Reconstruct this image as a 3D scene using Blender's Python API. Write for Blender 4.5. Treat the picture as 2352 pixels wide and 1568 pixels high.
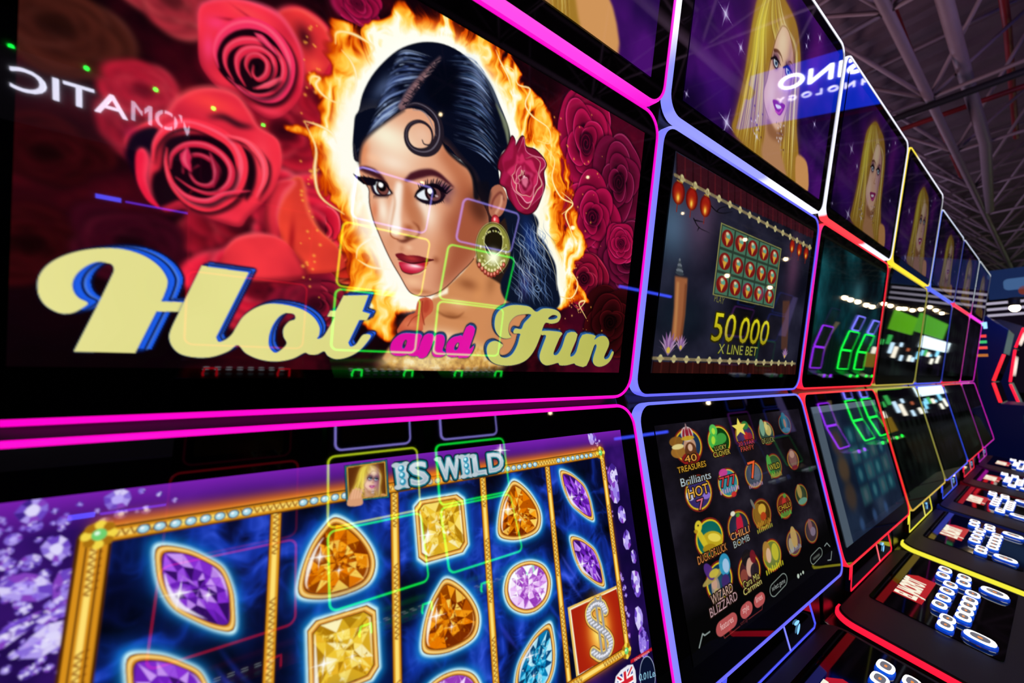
import bpy, bmesh, math, random
import numpy as np
from mathutils import Vector, Matrix
random.seed(7)
rng = np.random.RandomState(7)
SC = bpy.context.scene
COL = SC.collection
for o in list(bpy.data.objects): bpy.data.objects.remove(o)

# ------------------------------------------------------------ camera, light, exposure
FPX = 867.98                       # focal length in pixels of the 2352x1568 frame
YAW, PITCH, ROLL = math.radians(55.5244), math.radians(4.711), math.radians(0.4708)
CAM = np.array([-0.54356, 0.0, 1.5])
_F = np.array([math.cos(PITCH)*math.cos(YAW), math.cos(PITCH)*math.sin(YAW), math.sin(PITCH)])
_R = np.array([math.sin(YAW), -math.cos(YAW), 0.0]); _U = np.cross(_R, _F)
_c, _s = math.cos(ROLL), math.sin(ROLL)
_R, _U = _c*_R + _s*_U, -_s*_R + _c*_U
cd = bpy.data.cameras.new('camera'); cam = bpy.data.objects.new('camera', cd); COL.objects.link(cam)
cd.sensor_width = 36; cd.lens = FPX/2352*36; cd.clip_start = 0.02; cd.clip_end = 200
cam.matrix_world = Matrix(((_R[0], _U[0], -_F[0], CAM[0]), (_R[1], _U[1], -_F[1], CAM[1]), (_R[2], _U[2], -_F[2], CAM[2]), (0, 0, 0, 1)))
cd.dof.use_dof = True; cd.dof.focus_distance = 0.62; cd.dof.aperture_fstop = 3.6
SC.camera = cam
SC.view_settings.view_transform = 'Standard'; SC.view_settings.look = 'None'
SC.view_settings.exposure = 0; SC.view_settings.gamma = 1; SC.view_settings.use_curve_mapping = False
w = bpy.data.worlds.new('hall_dark'); SC.world = w; w.use_nodes = True
w.node_tree.nodes['Background'].inputs[0].default_value = (0.02, 0.012, 0.03, 1)
w.node_tree.nodes['Background'].inputs[1].default_value = 0.25
def area_light(name, loc, size, power, col, rot=(0, 0, 0)):
    l = bpy.data.lights.new(name, 'AREA'); l.size = size; l.energy = power; l.color = col
    o = bpy.data.objects.new(name, l); COL.objects.link(o); o.location = loc; o.rotation_euler = rot
    return o
# added fill lights, without fixtures, that wash the hall roof in a dim purplish pink, and weak hall light from above
area_light('roof_fill_near', (6, 7, 3.0), 2.0, 340, (1, .62, .78), (math.pi, 0, 0))
area_light('roof_fill_far', (16, 9, 3.0), 3.0, 620, (.80, .62, 1), (math.pi, 0, 0))
area_light('roof_fill_aisle', (5, -4, 3.0), 2.0, 160, (.9, .6, 1), (math.pi, 0, 0))
area_light('hall_downlight', (3, -1.6, 5.6), 1.0, 30, (1, .72, .62), (0, 0, 0))

def ray(px, py):
    d = _F*FPX + _R*(px-1176) - _U*(py-784)
    return d/np.linalg.norm(d)
def on_z(px, py, z): d = ray(px, py); return CAM + d*((z-CAM[2])/d[2])
def at(px, py, dist): return CAM + ray(px, py)*dist
# ------------------------------------------------------------ measurements of the machines
PITCH_X = 0.72; PW = 0.7054
PRO_Y = [.2723, .3435, .3490, .4198, .4153, .3421]     # topper top/bottom, upper top/bottom, lower top/bottom
PRO_Z = [2.3597, 1.9318, 1.9185, 1.4621, 1.4474, 1.0115]
PAN = {'T': (1, 0), 'U': (3, 2), 'L': (5, 4)}
def panel(k, p):
    b, t = PAN[p]
    o = np.array([(k-2)*PITCH_X, PRO_Y[b], PRO_Z[b]])
    v = np.array([0, PRO_Y[t]-PRO_Y[b], PRO_Z[t]-PRO_Z[b]]); h = np.linalg.norm(v); v = v/h
    u = np.array([1., 0, 0]); n = np.cross(u, v); n /= np.linalg.norm(n)     # n faces the player
    return o, u, v, n, h
def px2uv(k, p, pts):
    o, u, v, n, h = panel(k, p)
    out = []
    for x, y in pts:
        d = ray(x, y); t = (o-CAM).dot(n)/d.dot(n); X = CAM+t*d-o
        out.append((X.dot(u), X.dot(v)))
    return np.array(out)

# ------------------------------------------------------------ a small vector painter: pictures shown on the displays
def hexc(h): return np.array([int(h[i:i+2], 16)/255 for i in (0, 2, 4)], np.float32)
def C(c): return hexc(c) if isinstance(c, str) else np.array(c, np.float32)
def smooth_closed(P, n=6):
    P = np.asarray(P, float); m = len(P); out = []
    for i in range(m):
        a, b, c, d = P[i-1], P[i], P[(i+1) % m], P[(i+2) % m]
        for t in np.arange(n)/n:
            out.append(.5*((2*b)+(-a+c)*t+(2*a-5*b+4*c-d)*t*t+(-a+3*b-3*c+d)*t**3))
    return np.array(out)
def smooth_open(P, n=6):
    P = np.asarray(P, float)
    if len(P) < 3: return P
    Q = np.vstack([2*P[0]-P[1], P, 2*P[-1]-P[-2]]); out = []
    for i in range(1, len(Q)-2):
        a, b, c, d = Q[i-1], Q[i], Q[i+1], Q[i+2]
        for t in np.arange(n)/n:
            out.append(.5*((2*b)+(-a+c)*t+(2*a-5*b+4*c-d)*t*t+(-a+3*b-3*c+d)*t**3))
    out.append(P[-1]); return np.array(out)
def blur1(a, r, ax):
    r = int(r)
    if r < 1: return a
    pad = [(0, 0)]*a.ndim; pad[ax] = (r+1, r)
    s = np.cumsum(np.pad(a, pad, mode='edge'), axis=ax, dtype=np.float64); n = a.shape[ax]
    hi = np.take(s, np.arange(n)+2*r+1, axis=ax); lo = np.take(s, np.arange(n), axis=ax)
    return ((hi-lo)/(2*r+1)).astype(np.float32)
def blur(a, r):
    if r <= 0: return a
    if r < 1:
        k = r*.5; b = np.pad(a, 1, mode='edge')
        return (a*(1-k)+k*.25*(b[:-2, 1:-1]+b[2:, 1:-1]+b[1:-1, :-2]+b[1:-1, 2:])).astype(np.float32)
    rr = max(1, int(round(r*.6)))
    for _ in range(3):
        a = blur1(a, rr, 0); a = blur1(a, rr, 1)
    return a
def value_noise(h, w, cell, seed, octaves=4, gain=.5, ridged=False, stretch=(1, 1)):
    r = np.random.RandomState(seed); out = np.zeros((h, w), np.float32); amp = 1; tot = 0
    for o in range(octaves):
        cy, cx = max(1.5, cell*stretch[1]), max(1.5, cell*stretch[0])
        gh, gw = int(h/cy)+3, int(w/cx)+3
        g = r.rand(gh, gw).astype(np.float32)
        y = np.arange(h)/cy; x = np.arange(w)/cx
        y0 = y.astype(int); x0 = x.astype(int); fy = (y-y0); fx = (x-x0)
        fy = (fy*fy*(3-2*fy))[:, None]; fx = (fx*fx*(3-2*fx))[None, :]
        v = (g[y0][:, x0]*(1-fy)+g[y0+1][:, x0]*fy)*(1-fx)+(g[y0][:, x0+1]*(1-fy)+g[y0+1][:, x0+1]*fy)*fx
        if ridged: v = 1-np.abs(2*v-1)
        out += amp*v; tot += amp; amp *= gain; cell /= 2
    return out/tot
def warp(a, dy, dx):
    h, w = a.shape[:2]; Y, X = np.mgrid[0:h, 0:w]
    y = np.clip(Y+dy, 0, h-1.001); x = np.clip(X+dx, 0, w-1.001)
    y0 = y.astype(int); x0 = x.astype(int); fy = y-y0; fx = x-x0
    if a.ndim == 3: fy = fy[..., None]; fx = fx[..., None]
    return (a[y0, x0]*(1-fy)+a[y0+1, x0]*fy)*(1-fx)+(a[y0, x0+1]*(1-fy)+a[y0+1, x0+1]*fy)*fx
def ramp(t, stops):
    xs = [s[0] for s in stops]; cs = np.array([C(s[1]) for s in stops])
    return np.stack([np.interp(t, xs, cs[:, i]) for i in range(3)], -1).astype(np.float32)
_glyphs = {}
def glyphs(txt, shear=0., bold=0., spacing=1.):
    """outline loops of a text in the built-in font, x right, y up, capital height about .7"""
    key = (txt, shear, bold, spacing)
    if key in _glyphs: return _glyphs[key]
    cu = bpy.data.curves.new('lettering', 'FONT'); cu.body = txt; cu.fill_mode = 'NONE'; cu.shear = shear; cu.offset = bold
    cu.space_character = spacing; cu.resolution_u = 3
    ob = bpy.data.objects.new('lettering', cu); COL.objects.link(ob)
    dg = bpy.context.evaluated_depsgraph_get(); dg.update()
    me = ob.evaluated_get(dg).to_mesh(); nv = len(me.vertices)
    co = np.array([v.co[:2] for v in me.vertices]) if nv else np.zeros((0, 2))
    adj = {}
    for e in me.edges:
        a, b = e.vertices; adj.setdefault(a, []).append(b); adj.setdefault(b, []).append(a)
    seen = set(); loops = []
    for s in adj:
        if s in seen: continue
        lp = [s]; seen.add(s); cur = s
        while True:
            nx = [q for q in adj[cur] if q not in seen]
            if not nx: break
            cur = nx[0]; seen.add(cur); lp.append(cur)
        if len(lp) > 2: loops.append(co[lp])
    ob.evaluated_get(dg).to_mesh_clear()
    bpy.data.objects.remove(ob); bpy.data.curves.remove(cu)
    _glyphs[key] = loops
    return loops

class Canvas:
    """picture of nx x ny colour samples over the rectangle u0..u1, v0..v1 (metres) of a display"""
    def __init__(s, k, p, rect, nx, ny, base='000000'):
        s.k, s.p, s.rect, s.nx, s.ny = k, p, rect, nx, ny
        s.a = np.zeros((ny, nx, 3), np.float32); s.a[:] = C(base)
        s.mx = (nx-1)/(rect[1]-rect[0])               # samples per metre
    def UV(s, uv):
        uv = np.asarray(uv, float).reshape(-1, 2); u0, u1, v0, v1 = s.rect
        return np.stack([(uv[:, 0]-u0)/(u1-u0)*(s.nx-1), (v1-uv[:, 1])/(v1-v0)*(s.ny-1)], 1)
    def PX(s, pts, z=None):
        """points measured in the photograph (z = x0, y0, scale of the crop they were read from) -> canvas"""
        pts = np.asarray(pts, float).reshape(-1, 2)
        if z: pts = np.stack([z[0]+pts[:, 0]/z[2], z[1]+pts[:, 1]/z[2]], 1)
        return s.UV(px2uv(s.k, s.p, pts))
    def mask(s, loops, soft=0):
        """even-odd antialiased coverage; returns (y0,y1,x0,x1,mask)"""
        if not isinstance(loops, list): loops = [loops]
        allp = np.vstack(loops); g = int(soft*2.2)+2
        x0 = int(max(0, math.floor(allp[:, 0].min())-g)); x1 = int(min(s.nx, math.ceil(allp[:, 0].max())+g+1))
        y0 = int(max(0, math.floor(allp[:, 1].min())-g)); y1 = int(min(s.ny, math.ceil(allp[:, 1].max())+g+1))
        if x1 <= x0 or y1 <= y0: return None
        H, W = y1-y0, x1-x0; SS = 3
        D = np.zeros((H*SS, W+2), np.float64)
        A = []; B = []
        for P in loops: A.append(P); B.append(np.roll(P, -1, 0))
        A = np.vstack(A); B = np.vstack(B)
        ya, yb = A[:, 1], B[:, 1]
        lo = np.minimum(ya, yb); hi = np.maximum(ya, yb)
        for r in range(H*SS):
            y = y0+(r+.5)/SS-.5
            m = (lo <= y) & (hi > y)
            if not m.any(): continue
            xs = np.sort(A[m, 0]+(y-ya[m])*(B[m, 0]-A[m, 0])/(yb[m]-ya[m]))-x0+.5
            xs = np.clip(xs, 0, W)
            for i in range(0, len(xs)-1, 2):
                for xx, sg in ((xs[i], 1), (xs[i+1], -1)):
                    j = int(xx); fr = xx-j
                    D[r, j] += sg*(1-fr); D[r, j+1] += sg*fr
        M = np.cumsum(D, 1)[:, :W].reshape(H, SS, W).mean(1).astype(np.float32)
        if soft: M = blur(M, soft)
        return (y0, y1, x0, x1, np.clip(M, 0, 1))
    def put(s, m, col, alpha=1., mode='mix'):
        if m is None: return
        y0, y1, x0, x1, M = m; M = (M*alpha)[..., None]; b = s.a[y0:y1, x0:x1]
        c = C(col) if not (isinstance(col, np.ndarray) and col.ndim == 3) else col
        if c.ndim == 3 and c.shape[:2] == s.a.shape[:2] and c.shape[:2] != M.shape[:2]: c = c[y0:y1, x0:x1]
        if mode == 'mix': b[:] = b*(1-M)+c*M
        elif mode == 'add': b[:] = b+c*M
        elif mode == 'mul': b[:] = b*(1-M+c*M)
        elif mode == 'screen': b[:] = 1-(1-np.clip(b, 0, 1))*(1-np.clip(c*M, 0, 1))
    def poly(s, P, col, alpha=1, soft=0, sm=0, mode='mix'):
        if sm: P = smooth_closed(P, sm)
        s.put(s.mask(np.asarray(P, float), soft), col, alpha, mode)
    def loops(s, L, col, alpha=1, soft=0, mode='mix'):
        s.put(s.mask([np.asarray(l, float) for l in L], soft), col, alpha, mode)
    def strokemask(s, P, wd, soft=0):
        P = np.asarray(P, float); n = len(P)
        wd = np.interp(np.linspace(0, 1, n), np.linspace(0, 1, len(wd)), wd) if hasattr(wd, '__len__') else np.full(n, float(wd))
        wm = wd.max()/2+soft*2+2
        x0 = int(max(0, P[:, 0].min()-wm)); x1 = int(min(s.nx, P[:, 0].max()+wm+1)); y0 = int(max(0, P[:, 1].min()-wm)); y1 = int(min(s.ny, P[:, 1].max()+wm+1))
        if x1 <= x0 or y1 <= y0: return None
        M = np.zeros((y1-y0, x1-x0), np.float32)
        for i in range(n-1):
            a, b = P[i], P[i+1]; r = max(wd[i], wd[i+1])/2+1.5
            ax0 = int(max(x0, min(a[0], b[0])-r)); ax1 = int(min(x1, max(a[0], b[0])+r+1)); ay0 = int(max(y0, min(a[1], b[1])-r)); ay1 = int(min(y1, max(a[1], b[1])+r+1))
            if ax1 <= ax0 or ay1 <= ay0: continue
            X = np.arange(ax0, ax1)[None, :]-a[0]; Y = np.arange(ay0, ay1)[:, None]-a[1]; d = b-a; L = d.dot(d)+1e-9
            t = np.clip((X*d[0]+Y*d[1])/L, 0, 1); D = np.hypot(X-t*d[0], Y-t*d[1]); R = (wd[i]*(1-t)+wd[i+1]*t)/2
            v = np.clip(R-D+.5, 0, 1)*np.clip(R*2, 0, 1)
            q = M[ay0-y0:ay1-y0, ax0-x0:ax1-x0]; np.maximum(q, v, out=q)
        if soft: M = blur(M, soft)
        return (y0, y1, x0, x1, M)
    def line(s, P, wd, col, alpha=1, soft=0, sm=0, mode='mix'):
        if sm: P = smooth_open(P, sm)
        s.put(s.strokemask(P, wd, soft), col, alpha, mode)
    def ell(s, c, rx, ry=None, rot=0, col='ffffff', alpha=1, soft=0, mode='mix', n=28):
        s.put(s.mask(s.ellp(c, rx, ry, rot, n), soft), col, alpha, mode)
    def ellp(s, c, rx, ry=None, rot=0, n=28):
        ry = rx if ry is None else ry; t = np.arange(n)*2*math.pi/n; ca, sa = math.cos(rot), math.sin(rot)
        return np.stack([c[0]+rx*np.cos(t)*ca-ry*np.sin(t)*sa, c[1]+rx*np.cos(t)*sa+ry*np.sin(t)*ca], 1)
    def glow(s, c, rx, ry=None, rot=0, col='ffffff', alpha=1, mode='mix', pw=2.):
        ry = rx if ry is None else ry; R = max(rx, ry)*1.6
        x0 = int(max(0, c[0]-R)); x1 = int(min(s.nx, c[0]+R+1)); y0 = int(max(0, c[1]-R)); y1 = int(min(s.ny, c[1]+R+1))
        if x1 <= x0 or y1 <= y0: return
        X = np.arange(x0, x1)[None, :]-c[0]; Y = np.arange(y0, y1)[:, None]-c[1]; ca, sa = math.cos(rot), math.sin(rot)
        d = ((X*ca+Y*sa)/rx)**2+((-X*sa+Y*ca)/ry)**2
        M = np.exp(-2.2*d**(pw/2)).astype(np.float32); M *= np.clip((2.5-d)/1.5, 0, 1)
        s.put((y0, y1, x0, x1, M), col, alpha, mode)
    def star(s, c, r, col='ffffff', alpha=1, rot=.1):
        s.glow(c, r*.45, col=col, alpha=alpha*.8, mode='screen'); s.glow(c, r*.16, col='ffffff', alpha=alpha)
        for k in range(2):
            a = rot+k*math.pi/2; d = np.array([math.cos(a), math.sin(a)])*r
            P = np.array([c-d, c, c+d]); s.line(P, [.3, max(1., r*.09), .3], col, alpha)
    def text(s, txt, p0, p1, h, col, shear=0., bold=0., outline=None, ow=2., alpha=1, soft=0, shade=None, fit=True, up=None):
        """text along baseline p0->p1 (canvas), capital height h; loops scaled so the text fills p0..p1"""
        L = glyphs(txt, shear, bold)
        if not L: return
        A = np.vstack(L); x0, x1 = A[:, 0].min(), A[:, 0].max(); p0 = np.asarray(p0, float); p1 = np.asarray(p1, float)
        d = p1-p0; ln = np.linalg.norm(d); e = d/ln; u = np.array([e[1], -e[0]]) if up is None else np.asarray(up, float)
        sx = ln/(x1-x0); sy = h/.7
        Q = [p0+((l[:, :1]-x0)*sx)*e+(l[:, 1:]*sy)*u for l in L]
        if outline is not None:
            m = s.mask(Q)
            if m is not None:
                for l in Q: s.line(np.vstack([l, l[:1]]), ow, outline, alpha, soft)
        s.loops(Q, col, alpha, soft)
        if shade is not None:
            Q2 = [q for q in Q]; m = s.mask(Q2, soft)
            if m is not None:
                y0, y1, xx0, xx1, M = m; g = np.linspace(0, 1, y1-y0)[:, None]; s.put((y0, y1, xx0, xx1, M*g.astype(np.float32)), shade, .8)
# ------------------------------------------------------------ pictures on the displays
def art_hot_and_fun(k, p, rect, nx, ny):
    c = Canvas(k, p, rect, nx, ny, '12020a'); S = nx/900.
    z1 = (700, 60, 3.5636); z2 = (700, 400, 3.5636); z3 = (60, 540, 2.8); z4 = (860, 660, 3.675)
    z0 = (0, 0, 2.8); F = (0, 0, 1)
    P = c.PX
    H, W = ny, nx
    n1 = value_noise(H, W, 60*S, 3, 5); n2 = value_noise(H, W, 22*S, 4, 4); n3 = value_noise(H, W, 9*S, 11, 3)
    c.a[:] = ramp(n1*.7+n2*.3, [(0, '050004'), (.42, '140208'), (.6, '3a0410'), (.8, '6a0a18'), (1, '8a1020')])
    c.poly(P([(-80, 560), (430, 560), (480, 900), (-80, 900)], F), '090206', .85, 25*S)
    c.poly(P([(-80, 250), (230, 250), (220, 560), (-80, 600)], F), '2a0508', .45, 25*S)
    c.poly(P([(1290, 180), (1500, 300), (1480, 880), (1290, 880)], F), '5a0626', .6, 25*S)
    # ---- roses
    def rose(cx, cy, R, col, seed, sq=.9, rot=0, rings=5, al=1, off=(0, 0)):
        q = P([(cx, cy), (cx+R, cy)], F); cen = q[0]; r0 = abs(q[1][0]-q[0][0])
        r = np.random.RandomState(seed); a0 = r.rand()*6
        cen2 = cen+np.array(off)*r0
        for i in range(rings):
            f = (1-i/(rings+.3)); rr = r0*f**1.15; cc = cen*(f)+cen2*(1-f)
            for j in range(4 if i < 3 else 3):
                a = a0+i*2.1+j*2*math.pi/(4 if i < 3 else 3)+r.rand()*.5
                pc = cc+np.array([math.cos(a), math.sin(a)*sq])*rr*.42
                t = np.arange(16)/16*2*math.pi
                wob = 1+.10*np.sin(2*t+r.rand()*6)+.06*np.sin(3*t+r.rand()*6)
                sh = np.stack([np.cos(t)*rr*.66*wob, np.sin(t)*rr*.62*sq*wob], 1)
                s_ = pc+sh
                inn = cc-pc; il = inn/(np.linalg.norm(inn)+1e-6)
                sf = r.rand()*.4+.6; hot = C(col[2])*sf+C(col[1])*(1-sf)
                c.poly(s_+il*rr*-.04, col[0], al*.85, rr*.06, 3)
                c.poly(s_, hot, al, .6, 3)
                ml = smooth_closed(s_, 3); a2 = int(r.rand()*len(ml)); seg = np.roll(ml, -a2, 0)[:int(len(ml)*.45)]
                c.line(seg+il*1.2, [.5, rr*.045+1, .5], col[3], al*.9, .8)
                c.poly(pc+sh*.88+il*rr*.08, col[1], al*.55, rr*.06+.5, 3)
                c.poly(pc+sh*.78+il*rr*.15, col[1], al*.7, rr*.06+.5, 3)
                c.poly(pc+sh*.62+il*rr*.25, col[0], al*.9, rr*.07+.5, 3)
        t = np.linspace(0, 4.2*math.pi, 60); rr = r0*.22*(1-t/t[-1]*.85)
        sp = cen2+np.stack([np.cos(t)*rr, np.sin(t)*rr*sq], 1)
        c.poly(c.ellp(cen2, r0*.24, r0*.22*sq), col[0], al*.8, 2)
        c.line(sp, 2.2*S, col[1], al*.8, .9)
    RED = ('1c020c', 'b40c28', 'ff2a46', 'ff6474'); DRK = ('060102', '1c0304', '3c060c', '500a10'); MG = ('1c0212', '6a0628', 'b01048', 'd02868'); BRN = ('140604', '30100c', '522018', '64302a')
    for x, y, R, cl, sd in ((735, 330, 120, RED, 41), (650, 300, 130, ('12020a', '70081a', 'd01c34', 'e84454'), 42), (560, 520, 130, ('12020a', '640816', 'b81830', 'd83c48'), 43), (760, 560, 120, ('1a0406', '8c1410', 'e83420', 'ff6840'), 44), (740, 230, 95, ('12020a', '8c0a1c', 'd02038', 'f05058'), 45), (350, 300, 120, ('10020a', '5c0818', 'b01830', 'cc3044'), 46)): rose(x, y, R, cl, sd)
    rose(130, 60, 175, BRN, 1); rose(120, 345, 135, DRK, 2, .8, off=(-.1, .1)); rose(70, 560, 150, DRK, 3)
    rose(395, 5, 110, ('1a0508', '80202a', 'c83040', 'e86060'), 12)
    rose(300, 560, 130, ('060104', '24030e', '48081c', '601428'), 8, al=.9); rose(330, 210, 95, ('20020a', '8a0e26', 'd02038', 'e84a58'), 6)
    rose(690, 110, 105, RED, 5); rose(700, 500, 125, RED, 9, off=(.2, .2)); rose(820, 10, 60, MG, 19)
    rose(595, 655, 135, RED, 10, off=(0, .1)); rose(725, 700, 90, ('10020a', '5a0a20', 'a01430', 'c83048'), 13)
    q_ = int(W*.30); c.a[:, :q_] = np.stack([blur(c.a[:, :q_, i].copy(), 3.2*S) for i in range(3)], -1)
    # two large roses and loose petals, petal by petal
    zr = (0, 0, 2.732)
    def petal(pts, col, seed, hi=None, lo=None, al=1, sf=.8):
        q = smooth_closed(P(pts, zr), 4); m = c.mask(q, sf*S)
        if m is None: return
        y0, y1, x0, x1, M = m; nn = value_noise(y1-y0, x1-x0, 46*S, seed, 3)[..., None]
        k1 = C(col); cc = k1*(.80+.34*nn); cc[..., 1:2] += .05*(nn-.5)+.0; c.put((y0, y1, x0, x1, M), cc.astype(np.float32), al)
        if hi: c.line(np.vstack([q, q[:1]])[:int(len(q)*.55)], [.5, 7*S, .5], hi, .55, 2.2*S)
        if lo: c.line(np.vstack([q, q[:1]])[int(len(q)*.5):], [.5, 10*S, .5], lo, .6, 3*S)
    def rim(pts, w_, col='f02c54', dark='14020c'):
        q = smooth_open(P(pts, zr), 6); c.line(q+[2.5*S, 3.5*S], [1, w_*1.3*S, 1], dark, .75, 2.4*S); c.line(q, [1.2*S, w_*S, w_*.8*S, 1*S], col, .97, .8*S); c.line(q-[1*S, 1*S], [.4, w_*.35*S, .4], 'ff7088', .6, .8*S)
    def shade(x, y, rx, ry, col, al, rot=0): q = P([(x, y), (x+rx, y), (x, y+ry)], zr); c.glow(q[0], np.linalg.norm(q[1]-q[0]), np.linalg.norm(q[2]-q[0]), rot, col, al)
    petal([(1740, 110), (1850, 60), (1960, 110), (2050, 200), (2080, 350), (2020, 480), (1930, 560), (1880, 420), (1850, 280)], 'f03438', 1, 'ff6a5c', '5c0814'); shade(1910, 240, 70, 110, '2c040e', .8, -.3); shade(1980, 420, 60, 70, 'ff5a40', .6)
    petal([(1780, 1170), (1890, 1120), (1930, 1300), (2000, 1440), (2130, 1568), (2130, 1700), (1690, 1700), (1700, 1500), (1720, 1330)], 'f04030', 2, 'ff7c50', '6c0c14'); petal([(1720, 1160), (1850, 1140), (1780, 1230), (1740, 1360), (1760, 1500), (1700, 1560), (1660, 1350)], 'e02c3c', 3, 'ff6870', '3c0410'); shade(1830, 1500, 30, 160, '980c18', .7)
    petal([(1400, 1600), (1480, 1500), (1620, 1470), (1760, 1500), (1860, 1600), (1900, 1750), (1400, 1750)], 'e8303c', 4, 'ff6068', '4c0814')
    petal([(1245, 220), (1250, 60), (1330, 10), (1480, 0), (1640, 40), (1760, 110), (1840, 220), (1890, 330), (1905, 470), (1880, 610), (1800, 710), (1700, 750), (1600, 700), (1480, 590), (1380, 560), (1300, 480), (1250, 380)], 'f02c44', 5, 'ff5c80', '6a0a20')
    shade(1360, 150, 100, 60, 'ff3c78', .7, -.5); shade(1310, 300, 50, 120, 'f83c74', .75); shade(1560, 90, 160, 60, 'ff4c50', .6); shade(1450, 130, 90, 16, '8c0c24', .7, -.3); shade(1560, 110, 120, 14, '980c28', .55, .3); shade(1850, 560, 50, 120, 'c81434', .7); shade(1680, 690, 120, 40, 'f83c58', .7)
    c.line(P([(1480, 590), (1580, 640), (1700, 660), (1800, 620), (1860, 540)], zr), [1, 7*S, 1], '5c0818', .8, 2.5*S, 5)
    petal([(1360, 250), (1440, 180), (1560, 165), (1690, 225), (1780, 330), (1810, 430), (1785, 545), (1720, 618), (1620, 615), (1500, 560), (1400, 480), (1352, 380)], '18020e', 6)
    rim([(1372, 430), (1350, 330), (1385, 230), (1470, 165), (1580, 150), (1690, 195), (1775, 290), (1820, 400), (1805, 520), (1745, 612), (1650, 630), (1540, 585), (1430, 490)], 13, 'f83060'); rim([(1465, 510), (1415, 410), (1425, 320), (1500, 265), (1610, 262), (1710, 310), (1775, 400), (1772, 500), (1700, 585), (1600, 598), (1500, 540)], 8.5, 'f02c4c')
    rim([(1540, 545), (1495, 460), (1492, 370), (1550, 315), (1640, 315), (1710, 370), (1722, 460), (1670, 540), (1590, 560)], 8, 'e82848'); rim([(1580, 490), (1545, 420), (1565, 360), (1625, 350), (1678, 400), (1672, 470), (1622, 505), (1588, 470), (1592, 415)], 7, 'd82440'); rim([(1600, 215), (1660, 260), (1740, 350)], 8, 'e83060'); rim([(1610, 560), (1700, 530), (1760, 490)], 6, 'f04860'); shade(1612, 425, 16, 34, '080008', .95)
    petal([(790, 950), (795, 850), (900, 780), (1040, 720), (1110, 630), (1220, 570), (1350, 558), (1480, 600), (1560, 700), (1620, 800), (1740, 880), (1768, 1010), (1742, 1130), (1690, 1230), (1560, 1360), (1500, 1425), (1340, 1380), (1180, 1310), (1040, 1330), (940, 1250), (880, 1180), (850, 1080)], 'f02c42', 7, 'ff5c64', '5c0a1c')
    shade(1330, 650, 190, 80, 'ff4040', .8); shade(1640, 1000, 70, 180, 'ff4658', .7); shade(1350, 1340, 180, 50, 'f8344c', .7); shade(850, 850, 90, 70, '980c44', .6); shade(1120, 760, 60, 40, 'c81838', .6)
    petal([(1300, 742), (1400, 752), (1500, 805), (1592, 800), (1500, 770), (1400, 720)], '1c0210', 8, sf=2.5); petal([(785, 960), (830, 850), (940, 800), (1005, 830), (965, 950), (930, 1060), (945, 1200), (1010, 1300), (940, 1270), (870, 1160), (815, 1040)], '100416', 9, sf=2)
    petal([(1500, 925), (1575, 960), (1608, 1060), (1595, 1180), (1540, 1265), (1545, 1150), (1530, 1030)], '18040f', 10, sf=2); petal([(1010, 1050), (1030, 900), (1120, 850), (1300, 850), (1420, 910), (1485, 1000), (1482, 1120), (1400, 1235), (1280, 1285), (1150, 1250), (1000, 1300), (950, 1200), (960, 1100)], '16020e', 11, sf=1.5)
    petal([(858, 960), (900, 935), (935, 1000), (922, 1120), (950, 1220), (1005, 1305), (930, 1262), (870, 1160), (852, 1060)], 'fc2044', 12, 'ff5068')
    rim([(960, 1010), (975, 900), (1050, 810), (1180, 775), (1330, 820), (1450, 895), (1512, 1000), (1508, 1120), (1440, 1235), (1310, 1300), (1190, 1270), (1090, 1170), (1045, 1040), (1050, 930)], 14, 'fc3048'); rim([(1420, 850), (1560, 900), (1650, 1010), (1660, 1130), (1610, 1240)], 9, 'ff4a5c'); rim([(1070, 1060), (1085, 970), (1170, 912), (1290, 915), (1395, 975), (1452, 1065), (1432, 1160), (1335, 1215), (1220, 1190), (1105, 1115)], 8, 'e02444')
    rim([(1150, 1090), (1165, 1000), (1250, 975), (1340, 1020), (1372, 1090), (1320, 1165), (1235, 1150), (1195, 1080), (1250, 1040)], 6, 'b01838'); rim([(1180, 930), (1165, 1010), (1200, 1080)], 10, 'd82450'); rim([(1060, 1120), (1170, 1230), (1300, 1262), (1420, 1215), (1570, 1200)], 6, 'f03050'); rim([(1320, 960), (1355, 1080), (1340, 1180)], 7, '901030')
    c.a[:, :int(W*.36)] = np.stack([blur(c.a[:, :int(W*.36), i].copy(), .9) for i in range(3)], -1)
    rose(1345, 330, 62, MG, 14, 1.4); rose(1420, 420, 55, ('14020c', '44061e', '7c0e3c', '962c58'), 15, 1.3); rose(1360, 500, 60, MG, 16, 1.1); rose(1440, 600, 60, ('14020c', '38061a', '6c0c34', '862450'), 17)
    rose(1340, 640, 55, ('14020c', '54061c', '9c1034', 'b82c4c'), 18); rose(1400, 740, 60, DRK, 20); rose(1425, 560, 35, MG, 23)
    # ---- flames round the head
    hairP = [(440, 1115), (400, 1090), (390, 960), (400, 820), (410, 740), (440, 690), (470, 560), (540, 420), (640, 300), (760, 200), (880, 150), (1000, 133), (1130, 150), (1260, 210), (1380, 310), (1480, 420), (1540, 520), (1590, 640), (1640, 760), (1672, 860), (1685, 960), (1700, 1000), (1900, 1100), (1960, 1300), (1900, 1500), (1960, 1700), (2060, 1950), (2090, 2200), (2000, 2400), (1000, 2400), (800, 2200), (870, 2185), (780, 2050), (660, 1830), (560, 1590), (530, 1470), (520, 1360), (440, 1230)]
    sil = c.mask(P(hairP, z1)); base = np.zeros((H, W), np.float32); base[sil[0]:sil[1], sil[2]:sil[3]] = sil[4]
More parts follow.
